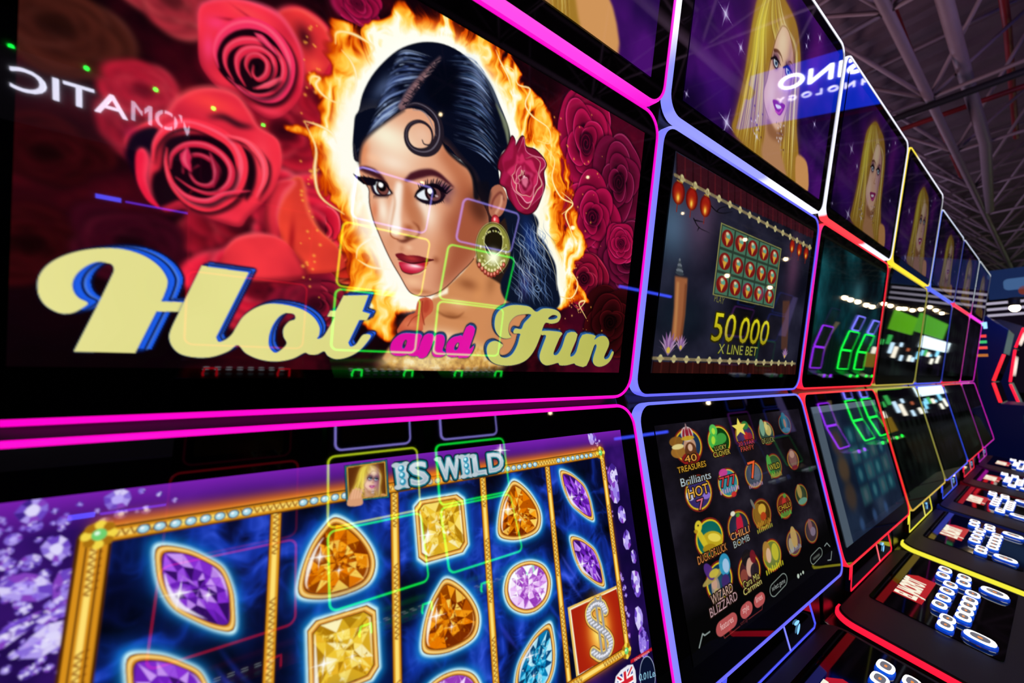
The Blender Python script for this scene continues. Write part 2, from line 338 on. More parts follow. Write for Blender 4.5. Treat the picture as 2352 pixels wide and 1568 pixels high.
    outer = [(900, 25), (835, 60), (768, 48), (752, 120), (772, 185), (705, 180), (735, 232), (745, 280), (640, 285), (715, 325), (722, 400), (728, 440), (792, 492), (782, 530), (772, 600), (785, 640), (802, 700), (850, 745), (905, 775), (960, 700), (1300, 705), (1345, 690), (1318, 620), (1338, 560), (1322, 480), (1322, 430), (1300, 360), (1275, 300), (1240, 235), (1205, 190), (1180, 140), (1130, 95), (1060, 55), (980, 15)]
    om = c.mask(smooth_closed(P(outer, F), 4), 9*S); ob = np.zeros((H, W), np.float32); ob[om[0]:om[1], om[2]:om[3]] = om[4]
    near = blur(base, 36*S); near2 = blur(base, 14*S)
    dy = (value_noise(H, W, 55*S, 31, 3)-.5)*70*S; dx = (value_noise(H, W, 40*S, 32, 3)-.5)*70*S
    rid = warp(value_noise(H, W, 62*S, 33, 4, .5, True, (.6, 1.6)), dy, dx)
    rid2 = warp(value_noise(H, W, 24*S, 35, 3, .55, True, (.5, 1.7)), dy*.7, dx*.7)
    obw = warp(ob, dy*.55, dx*.55)
    rid = np.clip((rid-.52)*3.1, -.3, 1.2); rid2 = np.clip((rid2-.55)*3, -.3, 1)
    heat = obw*.42+np.clip(near*2.1, 0, 1)*.42*np.clip(obw*2, 0, 1)+(rid*.36+rid2*.16)*np.clip(obw*1.6, 0, 1)+np.clip(near2*3, 0, 1)**2*.42*np.clip(obw*2, 0, 1)
    fc = ramp(heat, [(0, '200000'), (.25, '7a0e00'), (.42, 'd84a00'), (.55, 'ff9818'), (.68, 'ffc840'), (.84, 'ffec98'), (1, 'fffff0')])
    fa = np.clip((heat-.18)/.22, 0, 1)*np.clip(obw*3, 0, 1); c.a = c.a*(1-fa[..., None])+fc*fa[..., None]
    for x, y, s_ in rng.rand(130, 3):     # embers
        q = P([(690+x*90 if x < .5 else 1260+(x-.5)*260, 60+y*740)], F)[0]; c.glow(q, (1.2+s_*2.2)*S, col='ffb040', alpha=.75)
    def tongue(pts, z, w_, col='ffd060', al=.8): c.line(P(pts, z), w_, col, al, .8*S, 5)
    for pts, z in [([(40, 480), (60, 420), (120, 430), (90, 480), (140, 560), (230, 620), (330, 640)], z1), ([(250, 150), (260, 60), (360, 60), (470, 110), (560, 180), (520, 260)], z1), ([(0, 790), (90, 1000), (80, 1200), (130, 1400), (320, 1540)], z1), ([(300, 200), (380, 300), (420, 420), (400, 560)], z1),
                   ([(0, 780), (120, 820), (220, 880), (260, 960)], z1), ([(1600, 330), (1700, 360), (1740, 480), (1840, 520), (1800, 640), (1860, 740), (1990, 840), (2000, 960), (1900, 940)], z1), ([(1560, 200), (1600, 300), (1660, 420), (1700, 560)], z1), ([(1960, 980), (2040, 1100), (2020, 1250), (2090, 1400), (2190, 1460), (2100, 1540)], z1),
                   ([(420, 690), (440, 600), (560, 520), (600, 540)], z2), ([(430, 700), (540, 760), (700, 780)], z2), ([(2100, 150), (2190, 240), (2130, 330), (2180, 480), (2210, 620)], z2), ([(2080, 1000), (2180, 1010), (2230, 900), (2180, 800)], z2), ([(2230, 1120), (2290, 1040), (2240, 1060), (2300, 1180)], z2)]:
        tongue(pts, z, [1, 5*S, 1.5]); tongue(pts, z, [.5, 1.6*S, .5], 'fffbe0', .9)
    # ---- halo
    hl = P(hairP[3:22], z1); c.line(smooth_open(hl, 4), 34*S, 'fffef0', .55, 11*S); c.line(smooth_open(hl, 4), 16*S, 'fffff6', .8, 5*S)
    c.line(smooth_open(P([(430, 700), (350, 900), (330, 1080), (380, 1250), (480, 1400), (520, 1600), (620, 1830), (760, 2080), (860, 2230)], z1), 4), 40*S, 'fffdf0', .85, 9*S)
    c.line(smooth_open(P([(1980, 150), (1940, 330), (1950, 450), (2020, 600), (2080, 720), (2110, 900)], z2), 4), 16*S, 'fffae0', .8, 4*S)
    # ---- neck, shoulder, hand
    nk = [(1080, 960), (1180, 900), (1290, 800), (1410, 660), (1480, 700), (1600, 860), (1640, 1000), (1700, 1050), (1800, 1120), (1800, 1500), (1560, 1568), (700, 1568), (740, 1350), (860, 1240), (960, 1150)]
    c.poly(P(nk, z2), 'd08a58', 1, 1, 3)
    for (x, y), rx, ry, col, al in [((1150, 1330), 260, 90, 'f6d0a8', .9), ((1250, 1060), 120, 55, 'e8b080', .8), ((1420, 950), 55, 150, 'd89058', .8), ((1520, 900), 60, 120, 'a06238', .6), ((1330, 900), 120, 70, '8a4a28', .7), ((1200, 1150), 130, 35, '9a5830', .6), ((1300, 1420), 240, 80, 'f0c8a0', .8), ((1560, 1250), 90, 120, 'c08458', .6), ((1180, 800), 60, 60, '50260e', .6)]:
        q = P([(x, y), (x+rx, y), (x, y+ry)], z2); c.glow(q[0], np.linalg.norm(q[1]-q[0]), np.linalg.norm(q[2]-q[0]), .1, col, al)
    c.line(P([(1080, 1120), (1150, 1160), (1240, 1170), (1300, 1130)], z2), [1, 4*S, 1], '6a3014', .7, 1.5, 5)
    c.poly(P([(1400, 300), (1700, 250), (1720, 700), (1690, 980), (1600, 900), (1480, 820), (1400, 720), (1440, 560)], z2), '2c1a14', 1, 2*S, 3)
    hd = [(915, 1060), (940, 1018), (1005, 1008), (1045, 1045), (1042, 1120), (985, 1175), (965, 1230), (945, 1290), (755, 1300), (800, 1200), (850, 1150), (900, 1130)]
    c.poly(P(hd, z2), 'c8583a', 1, .6, 3); c.line(P([(960, 1040), (955, 1120), (975, 1230)], z2), 2, '8a2c1c', .8, .8, 4); c.ell(P([(990, 1080)], z2)[0], 6*S, 11*S, .1, 'b03a28', .8, 2)
    c.glow(P([(870, 1230)], z2)[0], 22*S, 12*S, 0, 'e88a60', .7); c.line(P([(840, 1240), (880, 1180), (930, 1150)], z2), 1.6, '90301c', .7, .6, 4)
    c.poly(P([(1170, 920), (1168, 975), (1060, 1012), (1000, 1012), (1090, 985)], z2), 'fff6dc', .95, 1)
    # ---- hair mass
    hair = hairP[:22]+[(1640, 1010), (1600, 1060), (1580, 1150), (1600, 1300), (1650, 1400), (1640, 1560), (1500, 1640), (1380, 1420), (1330, 1160), (1100, 1000), (800, 1000), (500, 1000), (445, 1080)]
    c.poly(P(hair, z1), '060a1c', 1, .5, 3)
    r = np.random.RandomState(5)
    for i in range(150):                                   # left lobe
        t = r.rand(); a = np.array([1090-300*t, 270+400*t]); b = np.array([700-290*t, 250+800*t**.9]); b += (a-b)*.02
        m = (a+b)/2+np.array([-60+40*t, -60+50*t]); s0, s1 = sorted(r.rand(2)*.9+.05); Q = smooth_open([a, m, b], 10); n = len(Q); Q = Q[int(s0*n):max(int(s1*n), int(s0*n)+3)]
        br = math.exp(-((s0+s1)/2-.45)**2/.05); c.line(P(Q, z1), [.4, 1.6*S+r.rand()*1.4*S, .3], ['5a70a8', '90a8d8', 'c8dcf8', '2c3c70'][r.randint(4)], .2+.6*br*r.rand(), .4)
    for i in range(260):                                   # right lobe
        t = r.rand(); a = np.array([1150+40*t, 220+740*t]); b = np.array([1500+130*t**.6, 430+840*t]); b[0] = min(b[0], 1640)
        m = (a+b)/2+np.array([30, -50-30*(1-t)]); s0, s1 = sorted(r.rand(2)*.95+.03); Q = smooth_open([a, m, b], 10); n = len(Q); Q = Q[int(s0*n):max(int(s1*n), int(s0*n)+3)]
        br = math.exp(-((s0+s1)/2-.62)**2/.04); c.line(P(Q, z1), [.4, 1.5*S+r.rand()*1.6*S, .3], ['5a70a8', '8098c8', 'b8ccec', '24406c', '44607c'][r.randint(5)], .12+.6*br*r.rand(), .4)
    c.glow(P([(1430, 470)], z1)[0], 14*S, 42*S, -.5, 'a0b4dc', .45); c.glow(P([(640, 500)], z1)[0], 12*S, 34*S, .5, '8ca8e0', .4)
    c.line(P([(1280, 230), (1400, 330), (1500, 460), (1560, 600), (1640, 820), (1660, 960)], z1), [1, 9*S, 2], '8090a0', .5, 2, 5); c.line(P([(1560, 640), (1640, 820), (1665, 980)], z1), [2, 12*S, 3], '98a070', .6, 2, 5)
    c.poly(P([(975, 560), (1000, 380), (1100, 300), (1250, 320), (1250, 520), (1200, 700), (1100, 680)], z1), '020410', .9, 6*S)
    c.line(P([(1108, 258), (1040, 330), (950, 430), (880, 520), (830, 600), (790, 670)], z1), [2, 7*S, 10*S, 10*S], '8a6468', .9, 1.6, 4)
    for i in range(40):
        t = r.rand(); a = np.array([1090-290*t, 280+380*t]); d = np.array([r.choice([-1, 1])*(30+20*r.rand()), -22]); c.line(P([a-d*.3, a+d], z1), [1.8, .4], r.choice(['3c2830', 'b08c8c', '0a0a18', '0a0a18']), .8)
    # ---- face
    face = [(800, 690), (640, 800), (520, 890), (465, 960), (440, 1060), (440, 1130), (455, 1230), (520, 1330), (525, 1400), (530, 1470), (560, 1590), (600, 1690), (660, 1830), (720, 1950), (780, 2050), (830, 2140), (870, 2186), (930, 2208), (1000, 2210), (1080, 2182), (1160, 2130), (1260, 2030), (1360, 1930), (1410, 1850), (1450, 1750), (1490, 1680), (1500, 1560), (1440, 1420), (1395, 1330), (1375, 1240), (1330, 1160), (1250, 1100), (1180, 1040), (1120, 950), (1100, 870), (1050, 780), (990, 720), (900, 680)]
    fp = smooth_closed(P(face, z1), 3); fm = c.mask(fp, .5); save = c.a.copy()
    c.put(fm, 'e2a07c')
    def fb(x, y, rx, ry, col, al, rot=0, z=z1):
        q = P([(x, y), (x+rx, y), (x, y+ry)], z); c.glow(q[0], np.linalg.norm(q[1]-q[0]), np.linalg.norm(q[2]-q[0]), rot, col, al)
    fb(740, 960, 330, 260, 'f6dcc0', 1); fb(660, 900, 180, 120, 'f8f0d4', .9); fb(720, 1120, 200, 110, 'fae6d0', .8); fb(960, 900, 120, 130, 'eec4a8', .7)
    fb(480, 1040, 60, 170, 'd87848', .7); fb(560, 1080, 90, 50, 'ffc8a0', .5)
    c.poly(P([(1120, 930), (1260, 1100), (1380, 1230), (1420, 1420), (1300, 1400), (1180, 1200), (1080, 1060)], z1), 'b05c38', .7, 11*S)
    c.poly(P([(1250, 60), (1500, 250), (1500, 480), (1430, 640), (1340, 760), (1180, 900), (1060, 990), (1120, 760), (1160, 560), (1120, 400), (1220, 240)], z2), '96452a', .82, 16*S)
    c.poly(P([(1400, 100), (1500, 250), (1500, 400), (1400, 380), (1330, 250)], z2), '3a1810', .7, 12*S)
    fb(990, 330, 130, 190, 'fbe6cf', .95, 0, z2); fb(940, 250, 90, 60, 'fff2e2', .7, 0, z2); fb(640, 300, 70, 190, 'fbe8d2', .95, -.2, z2); fb(570, 300, 40, 110, 'd87850', .7, 0, z2)
    fb(700, 560, 60, 120, 'd89068', .5, 0, z2); fb(1120, 640, 90, 170, 'c27850', .65, 0, z2); fb(880, 880, 110, 55, 'f2bc92', .9, 0, z2); fb(960, 960, 130, 30, 'b46a40', .7, 0, z2); fb(730, 800, 40, 100, 'c88058', .6, -.3, z2)
    c.line(P([(825, 60), (850, 180), (880, 290), (920, 380), (935, 440)], z2), [6*S, 22*S, 26*S, 14*S], 'b4623a', .75, 6*S, 4)
    c.line(P([(770, 90), (755, 200), (738, 330), (735, 440)], z2), [10*S, 13*S, 16*S, 20*S], 'fff6e8', .9, 4*S, 4)
    c.line(P([(715, 130), (735, 220), (720, 330), (700, 430)], z2), [1, 3*S, 2*S], 'c87c50', .7, 1.5, 4)
    fb(850, 440, 60, 45, 'a8552e', .85, 0, z2); fb(745, 480, 35, 30, 'fff2e0', .8, 0, z2)
    c.line(P([(700, 440), (698, 490), (720, 520), (760, 535)], z2), [1, 2*S, 2*S], '9c4c2c', .8, .8, 4); c.line(P([(760, 540), (800, 550), (850, 535), (920, 512)], z2), [2, 6*S, 2], '5c2014', .85, 1.5, 4); c.line(P([(880, 390), (925, 430), (935, 480), (915, 512)], z2), [1, 3*S, 3*S, 1], '7c341c', .8, 1, 4)
    c.poly(P([(800, 515), (850, 500), (890, 505), (840, 530)], z2), '3a100a', .8, 1.2)
    fb(790, 610, 30, 40, 'c47c58', .6, 0, z2); fb(850, 600, 40, 30, 'f6cca8', .6, 0, z2); fb(1070, 700, 40, 40, '8a4024', .6, 0, z2)
    # lips
    c.poly(P([(738, 655), (790, 646), (830, 664), (870, 664), (930, 668), (1000, 688), (1058, 700), (1010, 716), (940, 724), (870, 728), (810, 716), (762, 692)], z2), '70101e', 1, .6, 3)
    c.glow(P([(870, 690)], z2)[0], 18*S, 6*S, 0, 'c03a36', .8)
    c.poly(P([(772, 716), (860, 730), (940, 726), (1008, 716), (985, 765), (930, 802), (860, 812), (800, 794), (775, 755)], z2), 'b8122e', 1, .6, 3)
    c.glow(P([(880, 760)], z2)[0], 22*S, 8*S, 0, 'ff7890', .9); c.glow(P([(900, 752)], z2)[0], 15*S, 3.4*S, 0, 'fff0f0', .9); c.line(P([(760, 698), (860, 728), (940, 724), (1050, 702)], z2), [1, 2.4*S, 1], '300408', .95, .5, 4)
    c.line(P([(775, 750), (800, 796), (860, 816), (930, 808), (990, 768)], z2), [1, 2.2*S, 1], '4a0810', .9, .5, 4); c.line(P([(880, 824), (940, 812), (985, 780)], z2), [1, 2*S, 1], 'f0d090', .8, .5, 4)
    # left eye and brow
    fb(600, 1260, 120, 60, 'b06848', .5)
    c.line(P([(448, 1165), (500, 1178), (560, 1200), (620, 1242), (665, 1290)], z1), [5*S, 10*S, 11*S, 7*S, 1.5*S], '38101a', .95, 1.2, 4); c.line(P([(470, 1160), (540, 1175), (600, 1210)], z1), [1, 2, .5], 'b49ad8', .8, .5, 4)
    c.poly(P([(535, 1270), (600, 1262), (650, 1290), (700, 1345), (715, 1372), (660, 1392), (600, 1388), (555, 1360), (535, 1310)], z1), '1a0812', .95, 1.2, 3)
    c.poly(P([(545, 1278), (600, 1272), (650, 1300), (700, 1368), (650, 1378), (595, 1374), (560, 1345)], z1), 'e8f4f8', 1, .6, 3)
    c.ell(P([(636, 1325)], z1)[0], 9.5*S, 11*S, 0, '2a1012', 1, .7); c.ell(P([(640, 1330)], z1)[0], 7.8*S, 8.5*S, 0, '7a443e', 1, .9); c.ell(P([(630, 1318)], z1)[0], 6*S, 6.5*S, 0, '080408', 1, .6); c.ell(P([(620, 1300)], z1)[0], 3.5*S, 3.8*S, 0, 'ffffff', 1, .5)
    c.line(P([(500, 1275), (545, 1270), (600, 1264), (655, 1295), (712, 1370)], z1), [4*S, 5*S, 4*S, 3*S, 1.5], '0c0410', 1, .6, 4); c.line(P([(548, 1300), (570, 1365), (620, 1390), (700, 1380)], z1), [3*S, 4*S, 2*S, 1], '1a0a20', .95, .7, 4)
    c.line(P([(550, 1275), (490, 1268), (430, 1240), (388, 1203)], z1), [11*S, 12*S, 5*S, 1], '0a0612', 1, .6, 4)
    for a, b in [((470, 1262), (400, 1240)), ((500, 1275), (440, 1262)), ((520, 1280), (480, 1290)), ((500, 1250), (470, 1215)), ((530, 1255), (515, 1225))]: c.line(P([a, b], z1), [2.4*S, .4], '0a0612', .9)
    for i in range(10): x = 565+i*13; c.line(P([(x, 1388), (x-6-i*.5, 1416)], z1), [1.4*S, .4], '1a0a14', .8)
    # right eye and brow
    fb(1130, 1330, 110, 80, '341440', .85); fb(1000, 1270, 120, 50, 'c88a78', .6); fb(1160, 1420, 60, 60, '5c3040', .5)
    c.line(P([(825, 1262), (880, 1232), (950, 1210), (1030, 1200), (1095, 1222), (1155, 1268), (1215, 1320)], z1), [4*S, 11*S, 12*S, 10.5*S, 8*S, 5*S, 1.5*S], '3c0e1c', .95, 1.3, 4)
    c.line(P([(830, 1265), (900, 1250), (980, 1262), (1030, 1290), (1060, 1330)], z1), [1.5, 3*S, 2.4*S], '9a9ce0', .0, .5, 4)
    c.poly(P([(898, 1400), (925, 1350), (985, 1310), (1060, 1300), (1120, 1335), (1150, 1375), (1115, 1430), (1040, 1452), (955, 1440)], z1), '160814', .95, 1.2, 3)
    c.poly(P([(912, 1385), (955, 1340), (1015, 1320), (1080, 1342), (1112, 1382), (1085, 1414), (1030, 1426), (955, 1418)], z1), 'e6eef4', 1, .6, 3)
    c.ell(P([(1048, 1370)], z1)[0], 14*S, 14*S, 0, '1c0a10', 1, .7); c.ell(P([(1056, 1376)], z1)[0], 11*S, 10.5*S, 0, '6c4042', 1, .9); c.ell(P([(1040, 1364)], z1)[0], 7*S, 7.5*S, 0, '060308', 1, .6); c.ell(P([(1021, 1350)], z1)[0], 4*S, 4.6*S, 0, 'ffffff', 1, .5); c.ell(P([(1075, 1392)], z1)[0], 3*S, 1.6*S, 0, 'd8b8b8', .8, .6)
    c.line(P([(895, 1402), (925, 1355), (985, 1318), (1060, 1308), (1120, 1340), (1155, 1372)], z1), [1, 4*S, 6*S, 7*S, 7*S, 2], '0a0410', 1, .6, 4); c.line(P([(915, 1410), (965, 1438), (1040, 1450), (1110, 1428), (1145, 1385)], z1), [1.4, 4*S, 5*S, 4*S, 2], '120818', .95, .7, 4)
    for i in range(15):
        t = i/14; a = smooth_open([(940, 1345), (1000, 1308), (1070, 1300), (1130, 1335), (1160, 1370)], 5)[int(t*20)]; d = np.array([-20+75*t, -58+12*t-8*math.sin(i*2.1)]); c.line(P([a, a+d*.6+(0, -4), a+d], z1), [2.4*S, 1.6*S, .3], '0a0612', .9, 0, 3)
    for i in range(9): x = 990+i*17; y = 1452-(i*2.4 if i > 4 else 0); c.line(P([(x, y-4), (x+2+i*1.5, y+20)], z1), [1.6*S, .3], '140a16', .85)
    # keep paint inside the face outline, re-lay hair edge
    M = np.zeros((H, W), np.float32); M[fm[0]:fm[1], fm[2]:fm[3]] = fm[4]
    out = np.abs(c.a-save).sum(2)*(1-M); lash = (c.a.sum(2) < .5) & (out > .05)
    c.a = np.where(((M[..., None]) > 0) | lash[..., None], c.a*np.maximum(M, lash)[..., None]+save*(1-np.maximum(M, lash)[..., None]), save)
    c.line(np.vstack([fp, fp[:1]])[int(len(fp)*.16):int(len(fp)*.6)], 1.5*S, '3a1408', .85, .4)
    c.line(P([(810, 690), (640, 800), (520, 895), (465, 965), (445, 1060), (445, 1130)], z1), [3*S, 5*S, 3*S], '14101c', .8, 1.2, 5)
    c.line(P([(1110, 930), (1170, 1030), (1260, 1108), (1340, 1165), (1385, 1260), (1400, 1400)], z1), [3*S, 5*S, 8*S, 10*S], '0a0a14', .9, 1.4, 5)
    # forehead curl
    curl = [(958, 935), (975, 968), (1020, 972), (1042, 920), (1030, 850), (985, 800), (925, 783), (862, 808), (828, 870), (836, 950), (880, 1010), (950, 1036), (1020, 1026), (1072, 975), (1098, 900), (1090, 800), (1050, 722), (980, 665), (900, 640), (825, 662)]
    c.line(P(curl, z1), [1.4, 2.4*S, 4*S, 5.5*S, 7*S, 11*S, 16*S, 15*S, 8*S, 3*S], '201824', .97, .5, 6); c.line(P(curl[6:], z1)-[0, 1], [.5, 1, 2*S, 2*S, .6], '9890a0', .6, .5, 6)
    c.line(P([(880, 690), (960, 700), (1020, 770), (1070, 900)], z1), [1, 3*S, 1], '8c8088', .7, .6, 5); c.line(P([(1118, 940), (1150, 1000), (1210, 1060), (1260, 1090)], z1), [1, 2.4*S, 1], '120c14', .9, .5, 5)
    # ---- ear, curly hair on the right
    hr = [(1560, 150), (1660, 200), (1860, 320), (1910, 400), (1895, 480), (1960, 560), (2000, 640), (2050, 750), (2060, 900), (2085, 1060), (1980, 1120), (1700, 1060), (1620, 1000), (1600, 880), (1680, 700), (1660, 500), (1640, 380)]
    c.poly(P(hr, z2), '0a1226', 1, 1, 3); c.glow(P([(1840, 540)], z2)[0], 22*S, 60*S, -.4, '1c3a8c', .75); c.glow(P([(1800, 900)], z2)[0], 20*S, 40*S, 0, '403a80', .6)
    for i in range(110):
        x0 = 1680+r.rand()*260; y0 = 360+r.rand()*560; ln = 120+r.rand()*200; ph = r.rand()*6; t = np.linspace(0, 1, 14)
        Q = np.stack([x0+t*ln*.45+22*np.sin(t*7+ph)*(1-.3*t), y0+t*ln], 1); Q = Q[(Q[:, 1] < 1090)]
        if len(Q) > 3: c.line(P(Q, z2), [.4, 1.8*S, .4], ['6888b8', 'a0b8d8', '3c5c98', 'c0ccd8'][r.randint(4)], .3+.5*r.rand(), .5)
    t = np.linspace(0, 9, 30); c.line(P(np.stack([1900+34*np.cos(t)*(1-t/10), 930+40*np.sin(t)*(1-t/10)], 1), z2), 1.6*S, '8aa8d0', .7, .4)
    c.line(P([(1870, 330), (1900, 440), (1900, 520), (1960, 600), (2010, 700), (2045, 820), (2060, 950)], z2), [1, 2.4*S, 1], 'c8c0a0', .75, .6, 5)
    c.poly(P([(1500, 200), (1530, 110), (1600, 90), (1650, 180), (1640, 270), (1600, 340), (1540, 360), (1505, 310)], z2), 'b06a50', 1, .8, 3); c.line(P([(1520, 280), (1545, 200), (1600, 150), (1625, 210)], z2), 3*S, '5c1c1c', .8, 1.2, 4); c.line(P([(1560, 320), (1600, 250), (1610, 180)], z2), 4*S, 'e8b090', .8, 1.2, 4)
    c.poly(P([(1380, 60), (1500, 60), (1520, 160), (1500, 260), (1440, 240), (1400, 160)], z2), '0c0a14', .85, 3)
    # flower
    fl = [(1690, 900), (1718, 940), (1712, 1000), (1760, 912), (1790, 908), (1806, 985), (1880, 1010), (1950, 1080), (1975, 1140), (1952, 1200), (1962, 1300), (1940, 1380), (1890, 1500), (1820, 1542), (1740, 1512), (1665, 1410), (1640, 1330), (1592, 1290), (1602, 1200), (1575, 1160), (1592, 1080), (1650, 1000)]
    q = smooth_closed(P(fl, z1), 4); c.poly(q, '7c0e2e', 1, .6); c.line(np.vstack([q, q[:1]]), 2*S, '300410', .9, .4)
    fc0 = P([(1790, 1240)], z1)[0]
    for i, f in enumerate([.88, .74, .6, .47, .35, .24, .14]):
        ph = i*.9; t = np.linspace(0, 2*math.pi, 22, endpoint=False); base_ = fc0+(smooth_closed(P(fl, z1), 1)-fc0)*f
        w_ = 1+.13*np.sin(np.arange(len(base_))*1.9+ph*1.7); bb = fc0+np.array([.5*i, 1.2*i])*S+(base_-fc0)*w_[:, None]
        c.poly(bb, ['a81848', '8c1034', 'd02c60', '98123a', 'c03060', '700a28', 'e07090'][i], .95, 1.5*S, 3)
        bb2 = smooth_closed(bb, 3); n = len(bb2); a = int(n*(.1+.13*i)) % n; seg = np.roll(bb2, -a, 0)[:n//2]
        c.line(seg, [.5, 2.2*S, .5], ['f098b0', 'f0d8b0', 'ffc0cc', 'f4e0b8', 'ff9ab0', 'f0d0b0', 'ffe0e0'][i], .8, .5)
    # earring
    c.ell(P([(1555, 385)], z2)[0], 8.5*S, 11*S, 0, '901420', 1, .6); c.ell(P([(1557, 383)], z2)[0], 6*S, 8*S, 0, 'e84850', 1, 1); c.ell(P([(1550, 370)], z2)[0], 2*S, 3*S, 0, 'ffd0d0', .9, .8); c.ell(P([(1557, 440)], z2)[0], 2.2*S, 2.6*S, 0, 'f0f0d0', 1, .4)
    hoop = [c.ellp(P([(1540, 610)], z2)[0], 35*S, 45*S, 0, 40), c.ellp(P([(1542, 555)], z2)[0], 19*S, 27*S, 0, 36)]
    c.loops([hoop[0]*1.0], '181408', .9, 1); c.loops([P([(1540, 610)], z2)[0]+(hoop[0]-P([(1540, 610)], z2)[0])*.96, hoop[1]], '8c8a3c', 1, .5)
    for i in range(60):
        a = r.rand()*6.28; q = P([(1540+105*math.cos(a), 605+140*math.sin(a))], z2)[0]; c.ell(q, 1.6*S, 1.6*S, 0, ['d8d880', '4c4c18', 'f4f4c0'][r.randint(3)], .8, .4)
    c.line(np.vstack([hoop[1], hoop[1][:1]]), 1.4*S, 'e0dc90', .9, .3); c.line(np.vstack([hoop[0], hoop[0][:1]]), 1.2*S, 'c8c878', .8, .3)
    for i in range(9):
        t = i/8; x = 1425+200*t; y = 735+80*math.sin(t*math.pi); q = P([(x, y)], z2)[0]; c.ell(q-[0, 6*S], 2.4*S, 2.6*S, 0, 'e8dca0', 1, .4); c.ell(q+[0, 2*S], 3.6*S, 5*S, 0, '8c2c20', 1, .4); c.ell(q+[-.6*S, 1*S], 2*S, 2.8*S, 0, 'f09078', 1, .6)
    c.star(P([(1540, 680)], z2)[0], 34*S, 'f4ffc8', 1, .8); c.glow(P([(1540, 680)], z2)[0], 18*S, col='ffffe0', alpha=.9)
    # lower right smoke, gold dress hem
    for i in range(26):
        x0 = 1700+r.rand()*480; y0 = 1100+r.rand()*60; q = P([(2120+r.rand()*120, 700+r.rand()*500)], z2)[0]; c.glow(q, (1+r.rand()*2)*S, col='ffc860', alpha=.8)
    c.poly(P([(640, 1568), (700, 1480), (900, 1440), (1200, 1440), (1420, 1400), (1540, 1430), (1600, 1568)], z2), 'd8b070', .85, 8*S, 3); c.glow(P([(980, 1540)], z2)[0], 60*S, 22*S, 0, 'fff8d8', .95)
    gm = c.mask(smooth_closed(P([(640, 1568), (760, 1470), (900, 1450), (1150, 1460), (1420, 1410), (1560, 1440), (1600, 1600), (640, 1600)], z2), 3), 5*S)
    g = ramp(n3, [(.2, '7c4410'), (.5, 'e0a83c'), (.75, 'fff0b8')]); c.put(gm, g, .45)
    c.poly(P([(-100, 760), (700, 760), (640, 900), (-100, 900)], F), '060104', .55, 25*S)
    # ---- title lettering
    PA = [(310, 747), (480, 415), (545, 280), (568, 225), (555, 190), (520, 178), (460, 172), (390, 200), (330, 250), (302, 310), (312, 365), (345, 405), (400, 435), (370, 465), (300, 500), (220, 500), (140, 460), (95, 405), (78, 340), (88, 265), (140, 195), (230, 140), (350, 102), (480, 85), (600, 88), (700, 110), (790, 150), (865, 210), (908, 280), (908, 330), (885, 395), (868, 422)]
    PA2 = [(870, 425), (1024, 432), (988, 492), (840, 490), (705, 755), (310, 747)]
    PB1 = [(985, 495), (1030, 400), (1130, 197), (1432, 240), (1222, 655)]
    PB2 = [(1222, 655), (1240, 685), (1285, 670), (1325, 635), (1352, 590), (1400, 520), (1480, 465), (1570, 440), (1680, 450), (1780, 480), (1850, 530), (1885, 590), (1883, 640), (1870, 665), (1910, 650), (1960, 570), (1982, 524)]
    PB3 = [(1935, 522), (1955, 485), (1990, 485), (2040, 388), (2200, 385), (2160, 490), (2210, 505), (2190, 545), (2140, 545), (2070, 690)]
    PB4 = [(2070, 690), (2085, 715), (2120, 700), (2165, 640), (2215, 645), (2180, 700), (2130, 750), (2060, 785), (1990, 795), (1940, 775), (1915, 745), (1870, 765), (1820, 765), (1790, 755), (1720, 790), (1640, 808), (1560, 808), (1480, 790), (1410, 755), (1360, 705), (1300, 745), (1200, 780), (1100, 785), (1000, 765), (945, 720), (922, 660), (935, 600), (985, 495)]
    sm = lambda a, z: smooth_open(P(a, z), 5)
    HotA = np.vstack([P([PA[0], PA[1]], z3), sm(PA[1:-1], z3), P(PA2, z3)]); HotB = np.vstack([P(PB1, z3), sm(PB2, z3), P(PB3, z3), sm(PB4, z3)])
    Ohole = smooth_closed(P([(1690, 500), (1725, 510), (1728, 540), (1690, 555), (1655, 600), (1655, 650), (1675, 695), (1640, 735), (1600, 755), (1565, 720), (1560, 660), (1580, 590), (1620, 530), (1660, 503)], z3), 5)
    aa = [[(215, 395), (290, 385), (395, 405), (385, 450), (365, 520), (330, 575), (290, 560), (240, 575), (180, 575), (140, 555), (130, 510), (150, 450)], [(330, 400), (398, 405), (362, 505), (372, 522), (400, 495), (395, 560), (345, 578), (290, 572), (285, 545)], [(415, 405), (500, 410), (437, 578), (360, 576)], [(480, 450), (520, 400), (570, 398), (590, 430), (585, 480), (570, 530), (590, 545), (600, 560), (560, 585), (510, 585), (485, 560), (490, 510), (505, 460), (495, 450), (450, 520)]]
    dd = [[(600, 540), (610, 470), (650, 425), (700, 410), (740, 415), (745, 560), (715, 575), (660, 588), (615, 575)]]
    d2 = [[(770, 335), (845, 350), (800, 500), (805, 515), (835, 490), (825, 535), (790, 585), (740, 592), (700, 570)]]
    hola = [(262, 440), (272, 455), (255, 505), (235, 515), (232, 490), (245, 455)]; hold = [(695, 465), (712, 470), (700, 515), (680, 530), (668, 520), (675, 490)]
